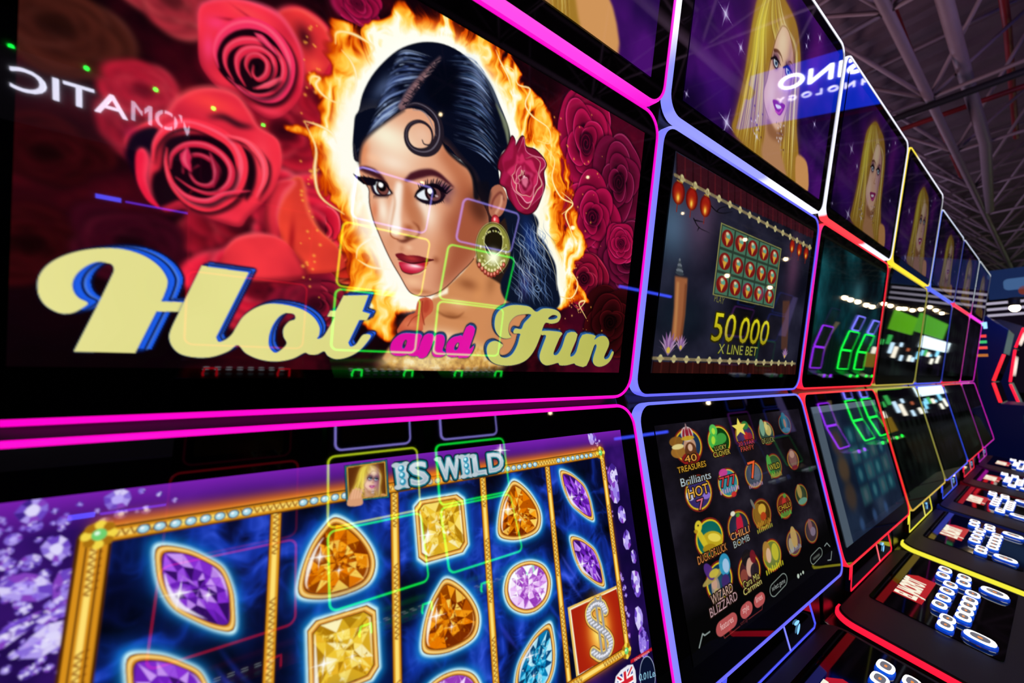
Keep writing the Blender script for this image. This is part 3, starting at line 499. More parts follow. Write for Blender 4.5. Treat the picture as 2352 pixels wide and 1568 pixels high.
    FF = [(1150, 420), (1100, 430), (1050, 410), (1018, 360), (1010, 300), (1025, 230), (1070, 180), (1150, 150), (1240, 150), (1310, 165), (1362, 205), (1420, 178), (1500, 182), (1552, 205), (1568, 245), (1545, 290), (1490, 305), (1440, 298), (1415, 345), (1400, 400), (1350, 520), (1290, 600), (1220, 640), (1130, 658), (1040, 650), (980, 620), (950, 570), (945, 510), (970, 465), (1020, 450), (1070, 475), (1080, 490), (1050, 530), (1060, 580), (1110, 590), (1160, 560), (1200, 490), (1220, 420), (1225, 390), (1170, 385), (1185, 345), (1235, 350), (1260, 300), (1320, 232), (1260, 225), (1190, 240), (1140, 290), (1125, 350), (1135, 395)]
    UN = [(1415, 365), (1575, 378), (1555, 430), (1510, 540), (1515, 570), (1545, 560), (1580, 500), (1625, 385), (1710, 395), (1650, 560), (1665, 580), (1700, 540), (1750, 400), (1860, 405), (1850, 440), (1900, 410), (1950, 415), (1975, 455), (1970, 500), (1935, 580), (1945, 605), (1975, 590), (2000, 540), (2015, 550), (1990, 610), (1950, 650), (1895, 668), (1850, 650), (1840, 600), (1870, 500), (1850, 490), (1785, 658), (1700, 655), (1680, 640), (1620, 655), (1560, 655), (1545, 635), (1490, 650), (1440, 655), (1400, 625), (1390, 570), (1420, 480), (1445, 405), (1405, 400)]
    ring = [(1465, 255), (1500, 232), (1535, 238), (1538, 255), (1510, 268), (1470, 270)]
    FL = smooth_closed(P(FF, z4), 4); UL = smooth_closed(P(UN, z4), 3); RG = smooth_closed(P(ring, z4), 4)
    AN = [smooth_closed(P(a, z4), 3) for a in aa+dd+d2]; HO = [smooth_closed(P(hola, z4), 3), smooth_closed(P(hold, z4), 3)]
    def extr(shapes, holes, dxy, blue='1c5ce8', dark='06103a'):
        dxy = np.array(dxy)*S; n = 12; uni = np.zeros((H, W), np.float32); hl = np.zeros((H, W), np.float32)
        def full(s_, arr):
            m = c.mask(s_)
            if m is not None: q = arr[m[0]:m[1], m[2]:m[3]]; np.maximum(q, m[4], out=q)
        for s_ in shapes: full(s_, uni)
        for h_ in holes: full(h_, hl)
        body = uni*(1-hl); ext = np.zeros_like(body); edge = np.zeros_like(body)
        for i in range(n+1):
            f = i/n; dx_, dy_ = dxy*f; sh = warp(body, np.full((H, W), -dy_, np.float32), np.full((H, W), -dx_, np.float32)); ext = np.maximum(ext, sh)
            if i == n//2 or i == n: edge = np.maximum(edge, np.clip(blur(sh, 1.4)*(1-sh)*4, 0, 1))
        c.a = c.a*(1-ext[..., None])+C(blue)*ext[..., None]
        e2 = np.clip(edge*.9, 0, 1)[..., None]; c.a = c.a*(1-e2)+C(dark)*e2
        hi = warp(body, np.full((H, W), -dxy[1]*.75, np.float32), np.full((H, W), -dxy[0]*.75, np.float32)); hi2 = warp(body, np.full((H, W), -dxy[1]*.6, np.float32), np.full((H, W), -dxy[0]*.6, np.float32)); l = (np.clip(hi-hi2, 0, 1)*.5)[..., None]; c.a = c.a*(1-l)+C('78a8ff')*l
        return body
    def face_fill(body, c1, c2):
        d = np.clip(blur(body, 1.6*S)*1.0, 0, 1); ed = np.clip((blur(body, 2*S)-body), 0, 1)
        c.a = c.a*(1-ed[..., None]*.6)+C('0a1840')*ed[..., None]*.6
        g = value_noise(H, W, 90, 77, 2)[..., None]*.05
        col = C(c1)*(1-np.linspace(0, 1, W)[None, :, None])+C(c2)*np.linspace(0, 1, W)[None, :, None]
        c.a = c.a*(1-body[..., None])+(col-g)*body[..., None]
    b1 = extr([HotA], [], (13, -5)); face_fill(b1, 'eee99a', 'd8d478')
    b2 = extr([HotB], [Ohole], (7, -5)); face_fill(b2, 'eee99a', 'd8d478')
    b3 = extr(AN, HO, (1.6, -3.2), '2c78c8', '0c2040'); face_fill(b3, 'e818a8', 'e818a8')
    b4 = extr([FL], [RG], (-5, -3), '2c70c0', '0c1c38'); b5 = extr([UL], [], (-5, -4), '2c70c0', '0c1c38'); face_fill(np.maximum(b4, b5), 'e8e890', 'bcbc5a')
    return c

def art_blonde(c, Mp, scale):
    """blonde woman, head turned to the right; Mp maps measured points to the canvas, scale is line width"""
    r = np.random.RandomState(9); s = scale
    hair = [(900, -70), (835, -20), (805, 100), (780, 250), (750, 450), (705, 640), (690, 740), (800, 860), (900, 960), (960, 1010), (1060, 1060), (1060, 880), (1050, 700), (1065, 500), (1072, 350), (1062, 210), (1040, 110), (990, 10), (950, -60)]
    hp = smooth_closed(Mp(hair), 4); c.poly(hp, 'c09028', .6, 9*s); c.poly(hp, 'a87c2a', 1, 1.2*s)
    hm = c.mask(hp, 1); sv = c.a.copy()
    for i in range(150):
        t = r.rand(); top = np.array([880+70*t, -60+30*t]); mid = np.array([790+210*t*(.9), 330]); bot = np.array([700+330*t, 760+290*t])
        if t > .45: mid = np.array([930+130*(t-.45)*1.8, 300])
        c.line(smooth_open(Mp([top, (top+mid)/2+[-15, 0], mid, (mid+bot)/2+[8*math.sin(i), 0], bot]), 6), [.4, (1.2+1.6*r.rand())*s*1.6, .4], ['f4dc70', 'd8b03c', '8c6020', 'fff0a0', '6a4418', 'ecd048'][r.randint(6)], .3+.5*r.rand(), .5)
    c.glow(Mp([(850, 180)])[0], 20*s, 60*s, .1, 'f8ec50', .6)
    M = np.zeros(c.a.shape[:2], np.float32); M[hm[0]:hm[1], hm[2]:hm[3]] = hm[4]; c.a = c.a*M[..., None]+sv*(1-M[..., None])
    c.poly(Mp([(880, 640), (870, 760), (850, 860), (900, 960), (1000, 1040), (960, 850), (950, 700)]), 'c08a60', 1, 2*s, 3)
    c.poly(Mp([(1045, 885), (1085, 885), (1112, 940), (1112, 1080), (1050, 1060)]), 'd89a5c', 1, 1.5*s, 3)
    fc = [(968, 148), (935, 215), (905, 330), (884, 440), (864, 510), (868, 590), (890, 660), (925, 722), (945, 732), (968, 700), (990, 630), (1012, 560), (1036, 430), (1032, 300), (1012, 200), (990, 155)]
    c.poly(smooth_closed(Mp(fc), 4), 'e4b498', 1, 1*s); g = lambda x, y, rx, ry, col, al: c.glow(Mp([(x, y)])[0], rx*s, ry*s, 0, col, al)
    g(965, 240, 14, 30, 'f4d4b0', .9); g(900, 560, 12, 30, 'f8d8c8', .8); g(990, 480, 12, 26, 'd0a0b8', .6); g(1010, 330, 8, 40, '9c6c80', .5); g(930, 690, 12, 9, 'f0c4a8', .7); g(890, 610, 8, 16, 'd08898', .5)
    c.line(Mp([(925, 285), (945, 290), (962, 315), (972, 350)]), [3.6*s, 3*s, .8], '5a2c14', .95, .5, 4); c.line(Mp([(1000, 350), (1015, 350), (1028, 370)]), [.6, 2*s, 1], '6a3818', .8, .4, 4)
    c.line(smooth_open(Mp(fc[:7]), 4), [1, 2*s, 1], '7c4c20', .8, .6); c.line(smooth_open(Mp(fc[9:]+fc[:1]), 4), [1, 2.4*s, 1], '8c5c28', .8, .8)
    g(1022, 430, 6, 50, '804c70', .7); g(975, 250, 16, 22, 'f6dcb8', .7); g(895, 500, 12, 24, 'f4ccb0', .7); g(1000, 590, 8, 20, 'b07888', .6)
    c.poly(smooth_closed(Mp([(885, 660), (925, 725), (948, 735), (985, 690), (970, 800), (890, 760)]), 3), '8c5838', .7, 3*s)
    for x, y in [(932, 352), (1000, 402)]:
        q = Mp([(x, y)])[0]; c.ell(q-[0, 2*s], 8*s, 9*s, .5, '5c2c50', .7, 2*s)
        for j in range(5 if s > .8 else 0): a = q+np.array([-5+2.4*j, -4+.8*j])*s; c.line(np.array([a, a+np.array([-2+.8*j, -4.5])*s]), [1.3*s, .3], '180c14', .9)
        q = Mp([(x, y)])[0]; c.ell(q, 6.4*s, 5.8*s, .6, '1c1020', .95 if s > .8 else .5, .8); c.ell(q, 5*s, 4*s, .6, 'e8ecf4', 1, .5); c.ell(q+[.8*s, -.3*s], 2.9*s, 3.3*s, 0, '38587c', 1, .5); c.ell(q+[.8*s, -.3*s], 1.3*s, 1.5*s, 0, '0c1420', 1, .4); c.ell(q+[0, -1.3*s], .9*s, .9*s, 0, 'ffffff', 1, .3); c.line(Mp([(x-26, y-20), (x-8, y-26), (x+14, y-8), (x+26, y+16)]), [2*s, 3*s, 1], '180c14', 1, .4, 4)
    c.line(Mp([(975, 380), (968, 450), (955, 490), (975, 505)]), [1, 1.5*s, 2*s, 1], 'b07858', .8, .8, 4)
    c.poly(Mp([(914, 566), (930, 562), (945, 570), (975, 584), (984, 602), (960, 648), (940, 642), (924, 606)]), '901c60', 1, .8, 3); c.poly(Mp([(930, 588), (958, 596), (962, 610), (940, 612)]), 'f0e8f0', 1, .6, 3); c.line(Mp([(930, 625), (950, 638), (968, 615)]), 2*s, 'd8509c', .9, .8, 3)
    for x, y in [(820, 690), (960, 760)]:
        for i in range(26): q = Mp([(x+r.randn()*12, y+r.randn()*45)])[0]; c.ell(q, 1.2*s, 1.2*s, 0, ['e8d8d8', '603040', 'b08c88'][r.randint(3)], .9, .4)
    return c

def art_topper(k, p, rect, nx, ny):
    c = Canvas(k, p, rect, nx, ny, '240848'); zc = (1400, 0, 2.4496); P = lambda a: c.PX(a, zc); H, W = ny, nx
    n = value_noise(H, W, nx*.16, 5, 4); c.a[:] = ramp(n, [(.2, '12042c'), (.5, '240848'), (.8, '4a1070')])
    for x, y, rx, ry, col in [(700, 300, 60, 80, '5a1478'), (620, 520, 50, 30, '3a1078'), (1150, 350, 30, 80, '6a1878'), (900, 100, 60, 60, '7a2c80')]: c.glow(P([(x, y)])[0], rx*nx/330, ry*nx/330, 0, col, .6)
    art_blonde(c, P, nx/330*1.1)
    for x, y, s_ in [(650, 80, 15), (735, 270, 10), (655, 690, 17), (1115, 210, 7), (1180, 215, 8), (1105, 260, 6), (1150, 700, 8), (825, 770, 8), (430, 530, 5)]: c.star(P([(x, y)])[0], s_*nx/330, 'd8d0ff', .95, .25)
    return c

def facet_gem(c, shape, kind, r, s):
    """gem picture: glow, gold rim and cut facets; shape is a closed outline on the canvas"""
    cen = shape.mean(0); sc = lambda f: cen+(shape-cen)*f
    c.poly(sc(1.5), '083c98', .4, 12*s); c.poly(sc(1.22), '0c84c8', .75, 5*s); c.poly(sc(1.10), 'd8fcff', 1, 2.2*s); c.poly(sc(1.03), '6c3c10', 1, .5); c.poly(sc(1.0), 'f4b84c', 1, .5)
    c.poly(sc(.96), 'fff0b0', .9, 1*s); c.poly(sc(.93), 'd88c28', 1, .8*s); c.poly(sc(.885), '5c2c10', 1, .4)
    pal = {'purple': ['2c0a58', '5a18a0', '8a30d8', 'a858f0', 'd8a8ff', '7020c0'], 'amber': ['6c2000', 'b85400', 'e88a08', 'ffa818', 'ffdc60', '8c3c00', 'f08000'], 'yellow': ['a87408', 'd8a820', 'f4cc38', 'ffe878', 'fff8c8', 'f0b828'],
           'pink': ['a04cc0', 'd088e8', 'ecc0f8', 'f8e0ff', 'ffffff', '8c2cb0'], 'blue': ['04386c', '0878b0', '18b0e0', '70e0ff', '043058', 'd0f8ff']}[kind]
    body = sc(.86); c.poly(body, pal[1], 1, .5); n = len(body)
    idx = (np.arange(14)*n/14).astype(int); O = body[idx]; f1 = .62; I1 = cen+(np.roll(O, 0, 0)*.5+np.roll(O, -1, 0)*.5-cen)*f1; I2 = cen+(O-cen)*.3+r.randn(14, 2)*1.2*s
    for i in range(14):
        j = (i+1) % 14
        for tri in ([O[i], O[j], I1[i]], [I1[i], I1[i-1], O[i]], [I1[i], I1[i-1], I2[i]], [I1[i], I2[i], I2[j]], [I2[i], I2[j], cen]):
            c.poly(np.array(tri), pal[r.randint(len(pal))], .75+.2*r.rand(), .3)
    if kind in ('amber', 'yellow', 'pink', 'blue'):
        for i in range(120):
            q = cen+(O[r.randint(14)]-cen)*(.1+.8*r.rand()); d = r.randn(2)*4*s; e = r.randn(2)*3*s; c.poly(np.array([q, q+d, q+e]), pal[r.randint(len(pal))], .5+.4*r.rand(), .3)
    w_ = sc(.82); a = int(n*.62); seg = np.roll(w_, -a, 0)[:int(n*.3)]; c.line(seg, [.5, 5*s, 1], 'ffffff', .85, .8*s)
    seg = np.roll(w_, -int(n*.2), 0)[:int(n*.22)]; c.line(seg, [.5, 2.5*s, .5], 'fff0ff' if kind != 'amber' else 'ffd890', .6, .8*s)
    c.star(cen+(body[int(n*.8)]-cen)*.7, 16*s, 'ffffff', .95); c.star(cen+(body[int(n*.45)]-cen)*.3, 8*s, 'ffffff', .8)

def art_reels(k, p, rect, nx, ny):
    c = Canvas(k, p, rect, nx, ny, '1a0a44'); S = nx/860.; z6 = (0, 960, 2.5788); z7 = (760, 960, 2.5788); F = (0, 0, 1); P = c.PX; H, W = ny, nx; r = np.random.RandomState(3)
    n = value_noise(H, W, 70*S, 6, 4); c.a[:] = ramp(n, [(.2, '0e0630'), (.6, '1e0a4a'), (.9, '3a1470')])
    rows = np.clip(1-np.arange(H)/(34*S), 0, 1)[:, None, None]; c.a = c.a*(1-rows*.9)+C('a028c8')*rows*.9
    rows = np.clip(1-np.arange(H)/(90*S), 0, 1)[:, None, None]; c.a = c.a*(1-rows*.4)+C('50189c')*rows*.4
    def lsc(x, y): q = P([(x, y), (x+20, y), (x, y+20)], z6); return (np.linalg.norm(q[1]-q[0])+np.linalg.norm(q[2]-q[0]))/40
    def crystal(q, ra, rb=None, rot=None):
        rb = rb or ra; rot = r.rand()*3 if rot is None else rot; o = c.ellp(q, ra, rb, rot, 9)*1.0; o += r.randn(9, 2)*ra*.06
        c.poly(o, '5c3cb0', 1, .5)
        for i in range(9):
            m = q+(o[i]-q)*.45; c.poly(np.array([o[i], o[(i+1) % 9], q+(o[(i+1) % 9]-q)*.45, m]), ['b8a4f4', '6c44c4', 'e4dcff', '3c1c84', '8c70dc', '8840c0'][r.randint(6)], .9, .3)
        c.poly(np.array([q+(o[i]-q)*.48 for i in range(9)]), ['c0b0fc', '9c84e8', 'e4deff'][r.randint(3)], .95, .4)
        if ra > 14:
            for i in range(int(ra*2.2)):
                a_ = r.rand()*6.28; f_ = r.rand()**.5*.9; m_ = q+(o[int(a_/6.28*9) % 9]-q)*f_; d_ = r.randn(3, 2)*ra*.12
                c.poly(m_+d_, ['f4f0ff', '6840c0', '3c1c80', 'b8a4ff', '8c60e8', 'c8a0f8'][r.randint(6)], .7, .3)
    for x, y, a in [(200, 545, 62), (700, 480, 52), (210, 640, 28), (85, 715, 32), (45, 865, 32), (185, 850, 40), (140, 1130, 30), (165, 1500, 32), (720, 565, 26), (625, 620, 28), (385, 605, 26), (870, 540, 20), (475, 510, 12), (580, 548, 12), (815, 550, 10), (330, 548, 14), (945, 448, 12), (1035, 485, 11), (840, 430, 14), (235, 720, 14), (320, 620, 12), (0, 670, 18), (750, 635, 14), (830, 630, 14), (20, 790, 12), (240, 1480, 9)]:
        crystal(P([(x, y)], z6)[0], a*1.35*lsc(x, y))
    for i in range(70):
        x, y = -20+460*r.rand(), 560+960*r.rand(); f_ = 1-abs(y-1150)/700; crystal(P([(x, y)], z6)[0], (10+34*f_*r.rand())*lsc(x, y))
    for x, y, a, b, ro in [(340, 775, 85, 70, 1.3), (410, 1015, 140, 85, 1.3), (150, 1005, 140, 90, .5), (290, 1310, 130, 90, -.4), (90, 1260, 150, 60, -.5), (370, 1130, 120, 50, -.5)]: crystal(P([(x, y)], z6)[0], a*1.05*lsc(x, y), b*1.0*lsc(x, y), ro)
    for i in range(95):
        t = r.rand(); q = P([(1560+150*t+r.randn()*22+60*max(0, t-.3), 90+1200*t)], z7)[0]; ra = (2.5+5*r.rand()**2)*S; crystal(q, ra)
    for x, y, a in [(1665, 340, 22), (1680, 440, 20), (1720, 570, 16), (1750, 720, 17), (1790, 820, 12), (1800, 960, 18), (1810, 1010, 14), (1820, 1180, 18), (1840, 1290, 16), (1850, 1330, 22), (1540, 110, 15)]: crystal(P([(x, y)], z7)[0], a*S*.7, a*S*1.1, 0)
    # reels
    uvpt = lambda pts, z: px2uv(k, p, [(z[0]+x/z[2], z[1]+y/z[2]) for x, y in pts])
    L_, R_ = uvpt([(585, 900)], z6)[0][0], uvpt([(1640, 560)], z7)[0][0]; T_ = uvpt([(1000, 630)], z6)[0][1]
    T2 = uvpt([(1100, 300)], z7)[0][1]; T_ = (T_+T2)/2; B_ = uvpt([(1500, 1530)], z7)[0][1]
    fr = c.UV([(L_, T_), (R_, T_), (R_, B_), (L_, B_)])
    c.poly(c.UV([(L_-.006, T_+.012), (R_+.004, T_+.012), (R_+.004, B_-.004), (L_-.006, B_-.004)]), 'ff8010', .9, 9*S); c.poly(c.UV([(L_-.003, T_+.006), (R_+.003, T_+.006), (R_+.003, B_-.003), (L_-.003, B_-.003)]), 'ffd050', .9, 3*S)
    m = c.mask(fr); nb = warp(value_noise(H, W, 60*S, 9, 4, .5, True), (value_noise(H, W, 40*S, 10, 2)-.5)*60*S, 0*n); c.put(m, ramp(nb, [(.3, '02030e'), (.6, '060c34'), (.8, '1230a0'), (.95, '3858e0')]))
    xs = [uvpt([a], z)[0][0] for a, z in [((1615, 1000), z6), ((380, 800), z7), ((925, 800), z7), ((1330, 800), z7)]]
    cols = [L_]+xs+[R_]; rowh = None
    for i in range(60):          # satin folds behind the gems
        ci = r.randint(5); x0 = cols[ci]+(cols[ci+1]-cols[ci])*r.rand(); y0 = B_+(T_-B_)*r.rand(); Q = c.UV([(x0, y0), (x0+.012, y0-.02), (x0+.03, y0-.045)]); c.line(smooth_open(Q, 5), [.4, (2+5*r.rand())*S, .4], ['3c48e8', '2038c0', '6870ff', '0c1870'][r.randint(4)], .35+.4*r.rand(), 1.2*S)
    marq = [(945, 765), (1100, 775), (1230, 830), (1320, 890), (1370, 1000), (1385, 1100), (1380, 1240), (1290, 1245), (1150, 1190), (1030, 1120), (960, 1010), (930, 880)]
    tril = [(1085, 375), (1160, 430), (1220, 520), (1238, 600), (1215, 670), (1130, 710), (1050, 715), (995, 690), (990, 610), (1010, 500), (1045, 420)]
    emer = [(530, 490), (740, 455), (780, 485), (805, 740), (775, 790), (560, 850), (520, 820), (497, 530)]
    oval = [(1190, 848), (1260, 880), (1295, 960), (1280, 1060), (1220, 1130), (1140, 1150), (1060, 1110), (1028, 1020), (1050, 920), (1110, 865)]
    bmar = [(1290, 1220), (1312, 1290), (1322, 1400), (1310, 1500), (1270, 1590), (1190, 1680), (1110, 1720), (1095, 1620), (1092, 1540), (1115, 1440), (1175, 1330), (1230, 1260)]
    def shp(pts, z, sm_, at_=None):
        s_ = uvpt(pts, z); cc = s_.mean(0)
        if at_ is not None and at_[0] == 'c': s_ = s_-cc+np.array([(cols[at_[1]]+cols[at_[1]+1])/2, B_+.046])
        elif at_ is not None: s_ = s_-cc+uvpt([at_[0]], at_[1])[0]
        q = c.UV(s_)
        if sm_: return smooth_closed(q, 5)
        return np.vstack([np.linspace(q[i], q[(i+1) % len(q)], 6, endpoint=False) for i in range(len(q))])
    G = [(marq, z6, 1, None, 'purple'), (marq, z6, 1, ((400, 1600), F), 'purple'), (tril, z7, 1, ((773, 1290), F), 'amber'), (tril, z7, 1, None, 'amber'), (tril, z7, 1, ((700, 1190), z7), 'amber'), (emer, z7, 0, None, 'yellow'), (emer, z7, 0, ((790, 1492), F), 'yellow'),
         (marq, z6, 1, ((1460, 455), z7), 'purple'), (marq, z6, 1, ((1522, 845), z7), 'purple'), (oval, z7, 1, None, 'pink'), (bmar, z7, 1, None, 'blue'), (oval, z7, 1, ('c', 2), 'pink'), (tril, z7, 1, ('c', 1), 'amber'), (emer, z7, 0, ('c', 0), 'yellow')]
    for a, z, sm_, at_, kd in G:
        q = shp(a, z, sm_, at_)
        if q[:, 1].min() < H and q[:, 1].min() > -40: facet_gem(c, q, kd, r, S)
    # dollar square
    sq = [(1398, 1120), (1698, 985), (1770, 1365), (1452, 1545)]; q = P(sq, z7)
    c.poly(q, 'e8c060', 1, .5); cc = q.mean(0); c.poly(cc+(q-cc)*.94, 'f8f0d0', 1, .3); c.poly(cc+(q-cc)*.90, 'a8200c', 1, .3); c.glow(cc, 40*S, 62*S, 0, 'ff9c10', 1); c.glow(cc, 30*S, 50*S, 0, 'fff080', 1)
    # the symbol itself, set with round stones
    sp = [(1622, 1140), (1602, 1102), (1560, 1098), (1524, 1140), (1532, 1195), (1580, 1235), (1630, 1275), (1655, 1325), (1638, 1383), (1595, 1408), (1550, 1382)]
    Q = smooth_open(P(sp, z7), 6); bar = [P([(1562, 1068), (1608, 1440)], z7), P([(1592, 1060), (1636, 1430)], z7)]
    for wd, col in ((19*S, '6c3c10'), (16.5*S, 'f4cc60'), (11.5*S, '98989c')):
        c.line(Q, wd, col, 1, .4)
        for b_ in bar: c.line(b_, wd*.42, col, 1, .4)
    for i in range(0, len(Q), 2):
        for o in (-1, 0, 1):
            q1 = Q[i]+np.array([o*3.4, (i % 2)*2])*S; c.ell(q1, 1.8*S, 1.8*S, 0, 'f8f8ff', 1, .4); c.ell(q1+[.5*S, .6*S], .9*S, .9*S, 0, 'a0a8c8', .8, .5)
    # gold work: dividers, frame with pearls
    def gold(a, b, wd):
        a, b = np.asarray(a), np.asarray(b); c.line(np.array([a, b]), wd*1.25, '4a2404', 1, .4); c.line(np.array([a, b]), wd, 'd8901c', 1, .4); c.line(np.array([a, b]), wd*.5, 'ffe070', 1, .5); L = np.linalg.norm(b-a); d = (b-a)/L; nrm = np.array([-d[1], d[0]])
        t = 0
        while t < L:
            q = a+d*t
            if int(t/(46*S)) % 3 != 1: c.line(smooth_open([q-nrm*wd*.3, q+nrm*wd*.2+d*3*S, q-nrm*wd*.1+d*5*S], 3), 1.5*S, '7c3c04', .75, .3)
            t += 6.5*S
    for x in xs: q = c.UV([(x, T_), (x, B_)]); gold(q[0], q[1], 10*S)
    q = c.UV([(L_-.004, T_), (L_-.004, B_), (R_+.002, T_), (R_+.002, B_), (L_, T_+.001), (R_, T_+.001), (L_, B_), (R_, B_)])
    gold(q[0], q[1], 20*S); gold(q[0], q[1], 9*S); gold(q[2], q[3], 11*S); gold(q[4], q[5], 12*S); gold(q[6], q[7], 12*S)
    for i in range(5):
        for j in range(8):
            if i == 1 and j < 0: continue
            u_ = cols[i]+(cols[i+1]-cols[i])*(.2+.6*j/7); q1 = c.UV([(u_, T_+.001)])[0]; c.ell(q1, 5.2*S, 4.6*S, 0, '3c4c58', 1, .3); c.ell(q1, 4.2*S, 3.6*S, 0, 'a8d8e8', 1, .5); c.ell(q1-[1*S, 1*S], 1.5*S, 1.3*S, 0, 'ffffff', 1, .5)
    for q1 in (c.UV([(L_-.002, T_+.002)])[0], c.UV([(R_, T_+.002)])[0], c.UV([(R_, B_)])[0]):
        c.ell(q1, 12*S, 12*S, 0, 'c88c14', 1, .5)
        for a in range(8): c.ell(q1+np.array([math.cos(a*.785), math.sin(a*.785)])*9*S, 4*S, 4*S, 0, ['f4d848', 'a87010'][a % 2], 1, .6)
        c.ell(q1, 5.5*S, 5.5*S, 0, '70d070', 1, .5); c.ell(q1-[1.5*S, 1.5*S], 2*S, 2*S, 0, 'e8ffe8', 1, .8)
    # flame behind the wild banner, portrait, lettering
    c.glow(P([(700, 330)], z7)[0], 120*S, 14*S, 0, 'ff7a10', .6)
    sq = P([(85, 285), (325, 250), (338, 465), (95, 490)], z7); cc = sq.mean(0)
    for f, col in ((1.06, '06202c'), (1.02, '2ca0a8'), (.99, '102028'), (.95, 'e0b040'), (.9, '5c2c0c')): c.poly(cc+(sq-cc)*f, col, 1, .4)
    inn = cc+(sq-cc)*.9; box = c.mask(inn)
    if box is not None:
        sv = c.a.copy()
        ux, uy = inn[1]-inn[0], inn[3]-inn[0]
        Mp = lambda a: inn[0]+np.outer((np.asarray(a, float)[:, 0]-690)/420*1.0, ux)+np.outer((np.asarray(a, float)[:, 1]+60)/900, uy)
        art_blonde(c, Mp, .50*S); mk = np.zeros((H, W), np.float32); mk[box[0]:box[1], box[2]:box[3]] = box[4]; c.a = c.a*mk[..., None]+sv*(1-mk[..., None])
        hq = Mp([(760, 800)])[0]; c.poly(smooth_closed([hq+np.array(v_)*S for v_ in [(-10, 10), (-8, -2), (-2, -9), (4, -6), (8, 2), (8, 12)]], 4), 'd89c74', 1, .5)
        for i in range(4): c.line([hq+np.array([-5+3.4*i, 2])*S, hq+np.array([-3+3.6*i, -10+abs(i-1)*1.5])*S], 2.4*S, 'e8b088', 1, .4)
    for t_, a, b, h_ in (('I', (398, 408), (458, 398), 132), ('S', (478, 396), (575, 380), 128), ('W', (645, 362), (768, 345), 122), ('I', (785, 344), (832, 337), 118), ('L', (850, 334), (925, 322), 112), ('D', (938, 318), (1022, 304), 106)):
        q = P([a, b, (a[0]-h_*.13, a[1]-h_)], z7); hh = np.linalg.norm(q[2]-q[0]); up = (q[2]-q[0])/hh
        for bd, oc, ow in ((.03, '04202c', 11*S), (.03, '1c7c8c', 7*S)): c.text(t_, q[0], q[1], hh, oc, 0, bd, oc, ow, up=up)
        c.text(t_, q[0], q[1], hh, 'd8e4ec', 0, bd, 'c4d0d8', 3*S, shade='90a0b0', up=up)
        for f in ((0, 0), (1, 0), (0, 1), (1, 1)):            # slab feet of the letters
            w0 = q[0]+(q[1]-q[0])*f[0]+up*hh*f[1]*.98
            if t_ in 'WLI' and not (t_ == 'W' and f[1] == 0) and not (t_ == 'L' and f == (1, 1)): c.ell(w0, 6*S, 3.4*S, 0, 'b8c8d0', 1, .4)
        if t_ == 'I':
            for f in (.2, .5, .8): w0 = (q[0]+q[1])/2+up*hh*f; c.ell(w0, 4.6*S, 4.6*S, 0, '2890b0', 1, .4); c.ell(w0-[1, 1], 2.4*S, 2.4*S, 0, 'c8f4ff', 1, .5)
    c.star(P([(1000, 190)], z7)[0], 20*S)
    # demo version ribbon, flag and stake badge
    q = P([(1770, 1430), (1905, 1350), (1907, 1368), (1772, 1452)], z7); c.poly(q, 'c01828', 1, .4)
    q = P([(1795, 1438), (1882, 1386)], z7); c.text('DEMO VERSION', q[0], q[1], 3.6*S, 'ffe8e8', 0, 0)
    fq = P([(1690, 1530), (1780, 1466), (1792, 1600), (1700, 1650)], z7); cc = fq.mean(0); c.poly(cc+(fq-cc)*1.12, 'e8e8f0', 1, .5, 3); fm = c.mask(cc+(fq-cc)*1.0); sv = c.a.copy(); c.poly(fq, '20308c', 1, .3)
    for wd, col in ((9*S, 'ffffff'), (3.5*S, 'd02030')):
        c.line(np.array([fq[0], fq[2]]), wd, col); c.line(np.array([fq[1], fq[3]]), wd, col)
    for wd, col in ((13*S, 'ffffff'), (7*S, 'd02030')):
        c.line(np.array([(fq[0]+fq[1])/2, (fq[2]+fq[3])/2]), wd, col); c.line(np.array([(fq[0]+fq[3])/2, (fq[1]+fq[2])/2]), wd, col)
    mk = np.zeros((H, W), np.float32); mk[fm[0]:fm[1], fm[2]:fm[3]] = fm[4]; c.a = c.a*mk[..., None]+sv*(1-mk[..., None])
    q0 = P([(1872, 1520)], z7)[0]; e = c.ellp(q0, 22*S, 30*S, 0, 36); c.poly(e, '08102c', .95, .4); c.line(np.vstack([e, e[:1]]), 1.6*S, 'b8c8e0', .9, .3); q = P([(1822, 1556), (1922, 1524)], z7); c.text('0.01Lei', q[0], q[1], 11*S, 'a0e0f8', 0, 0)
    return c

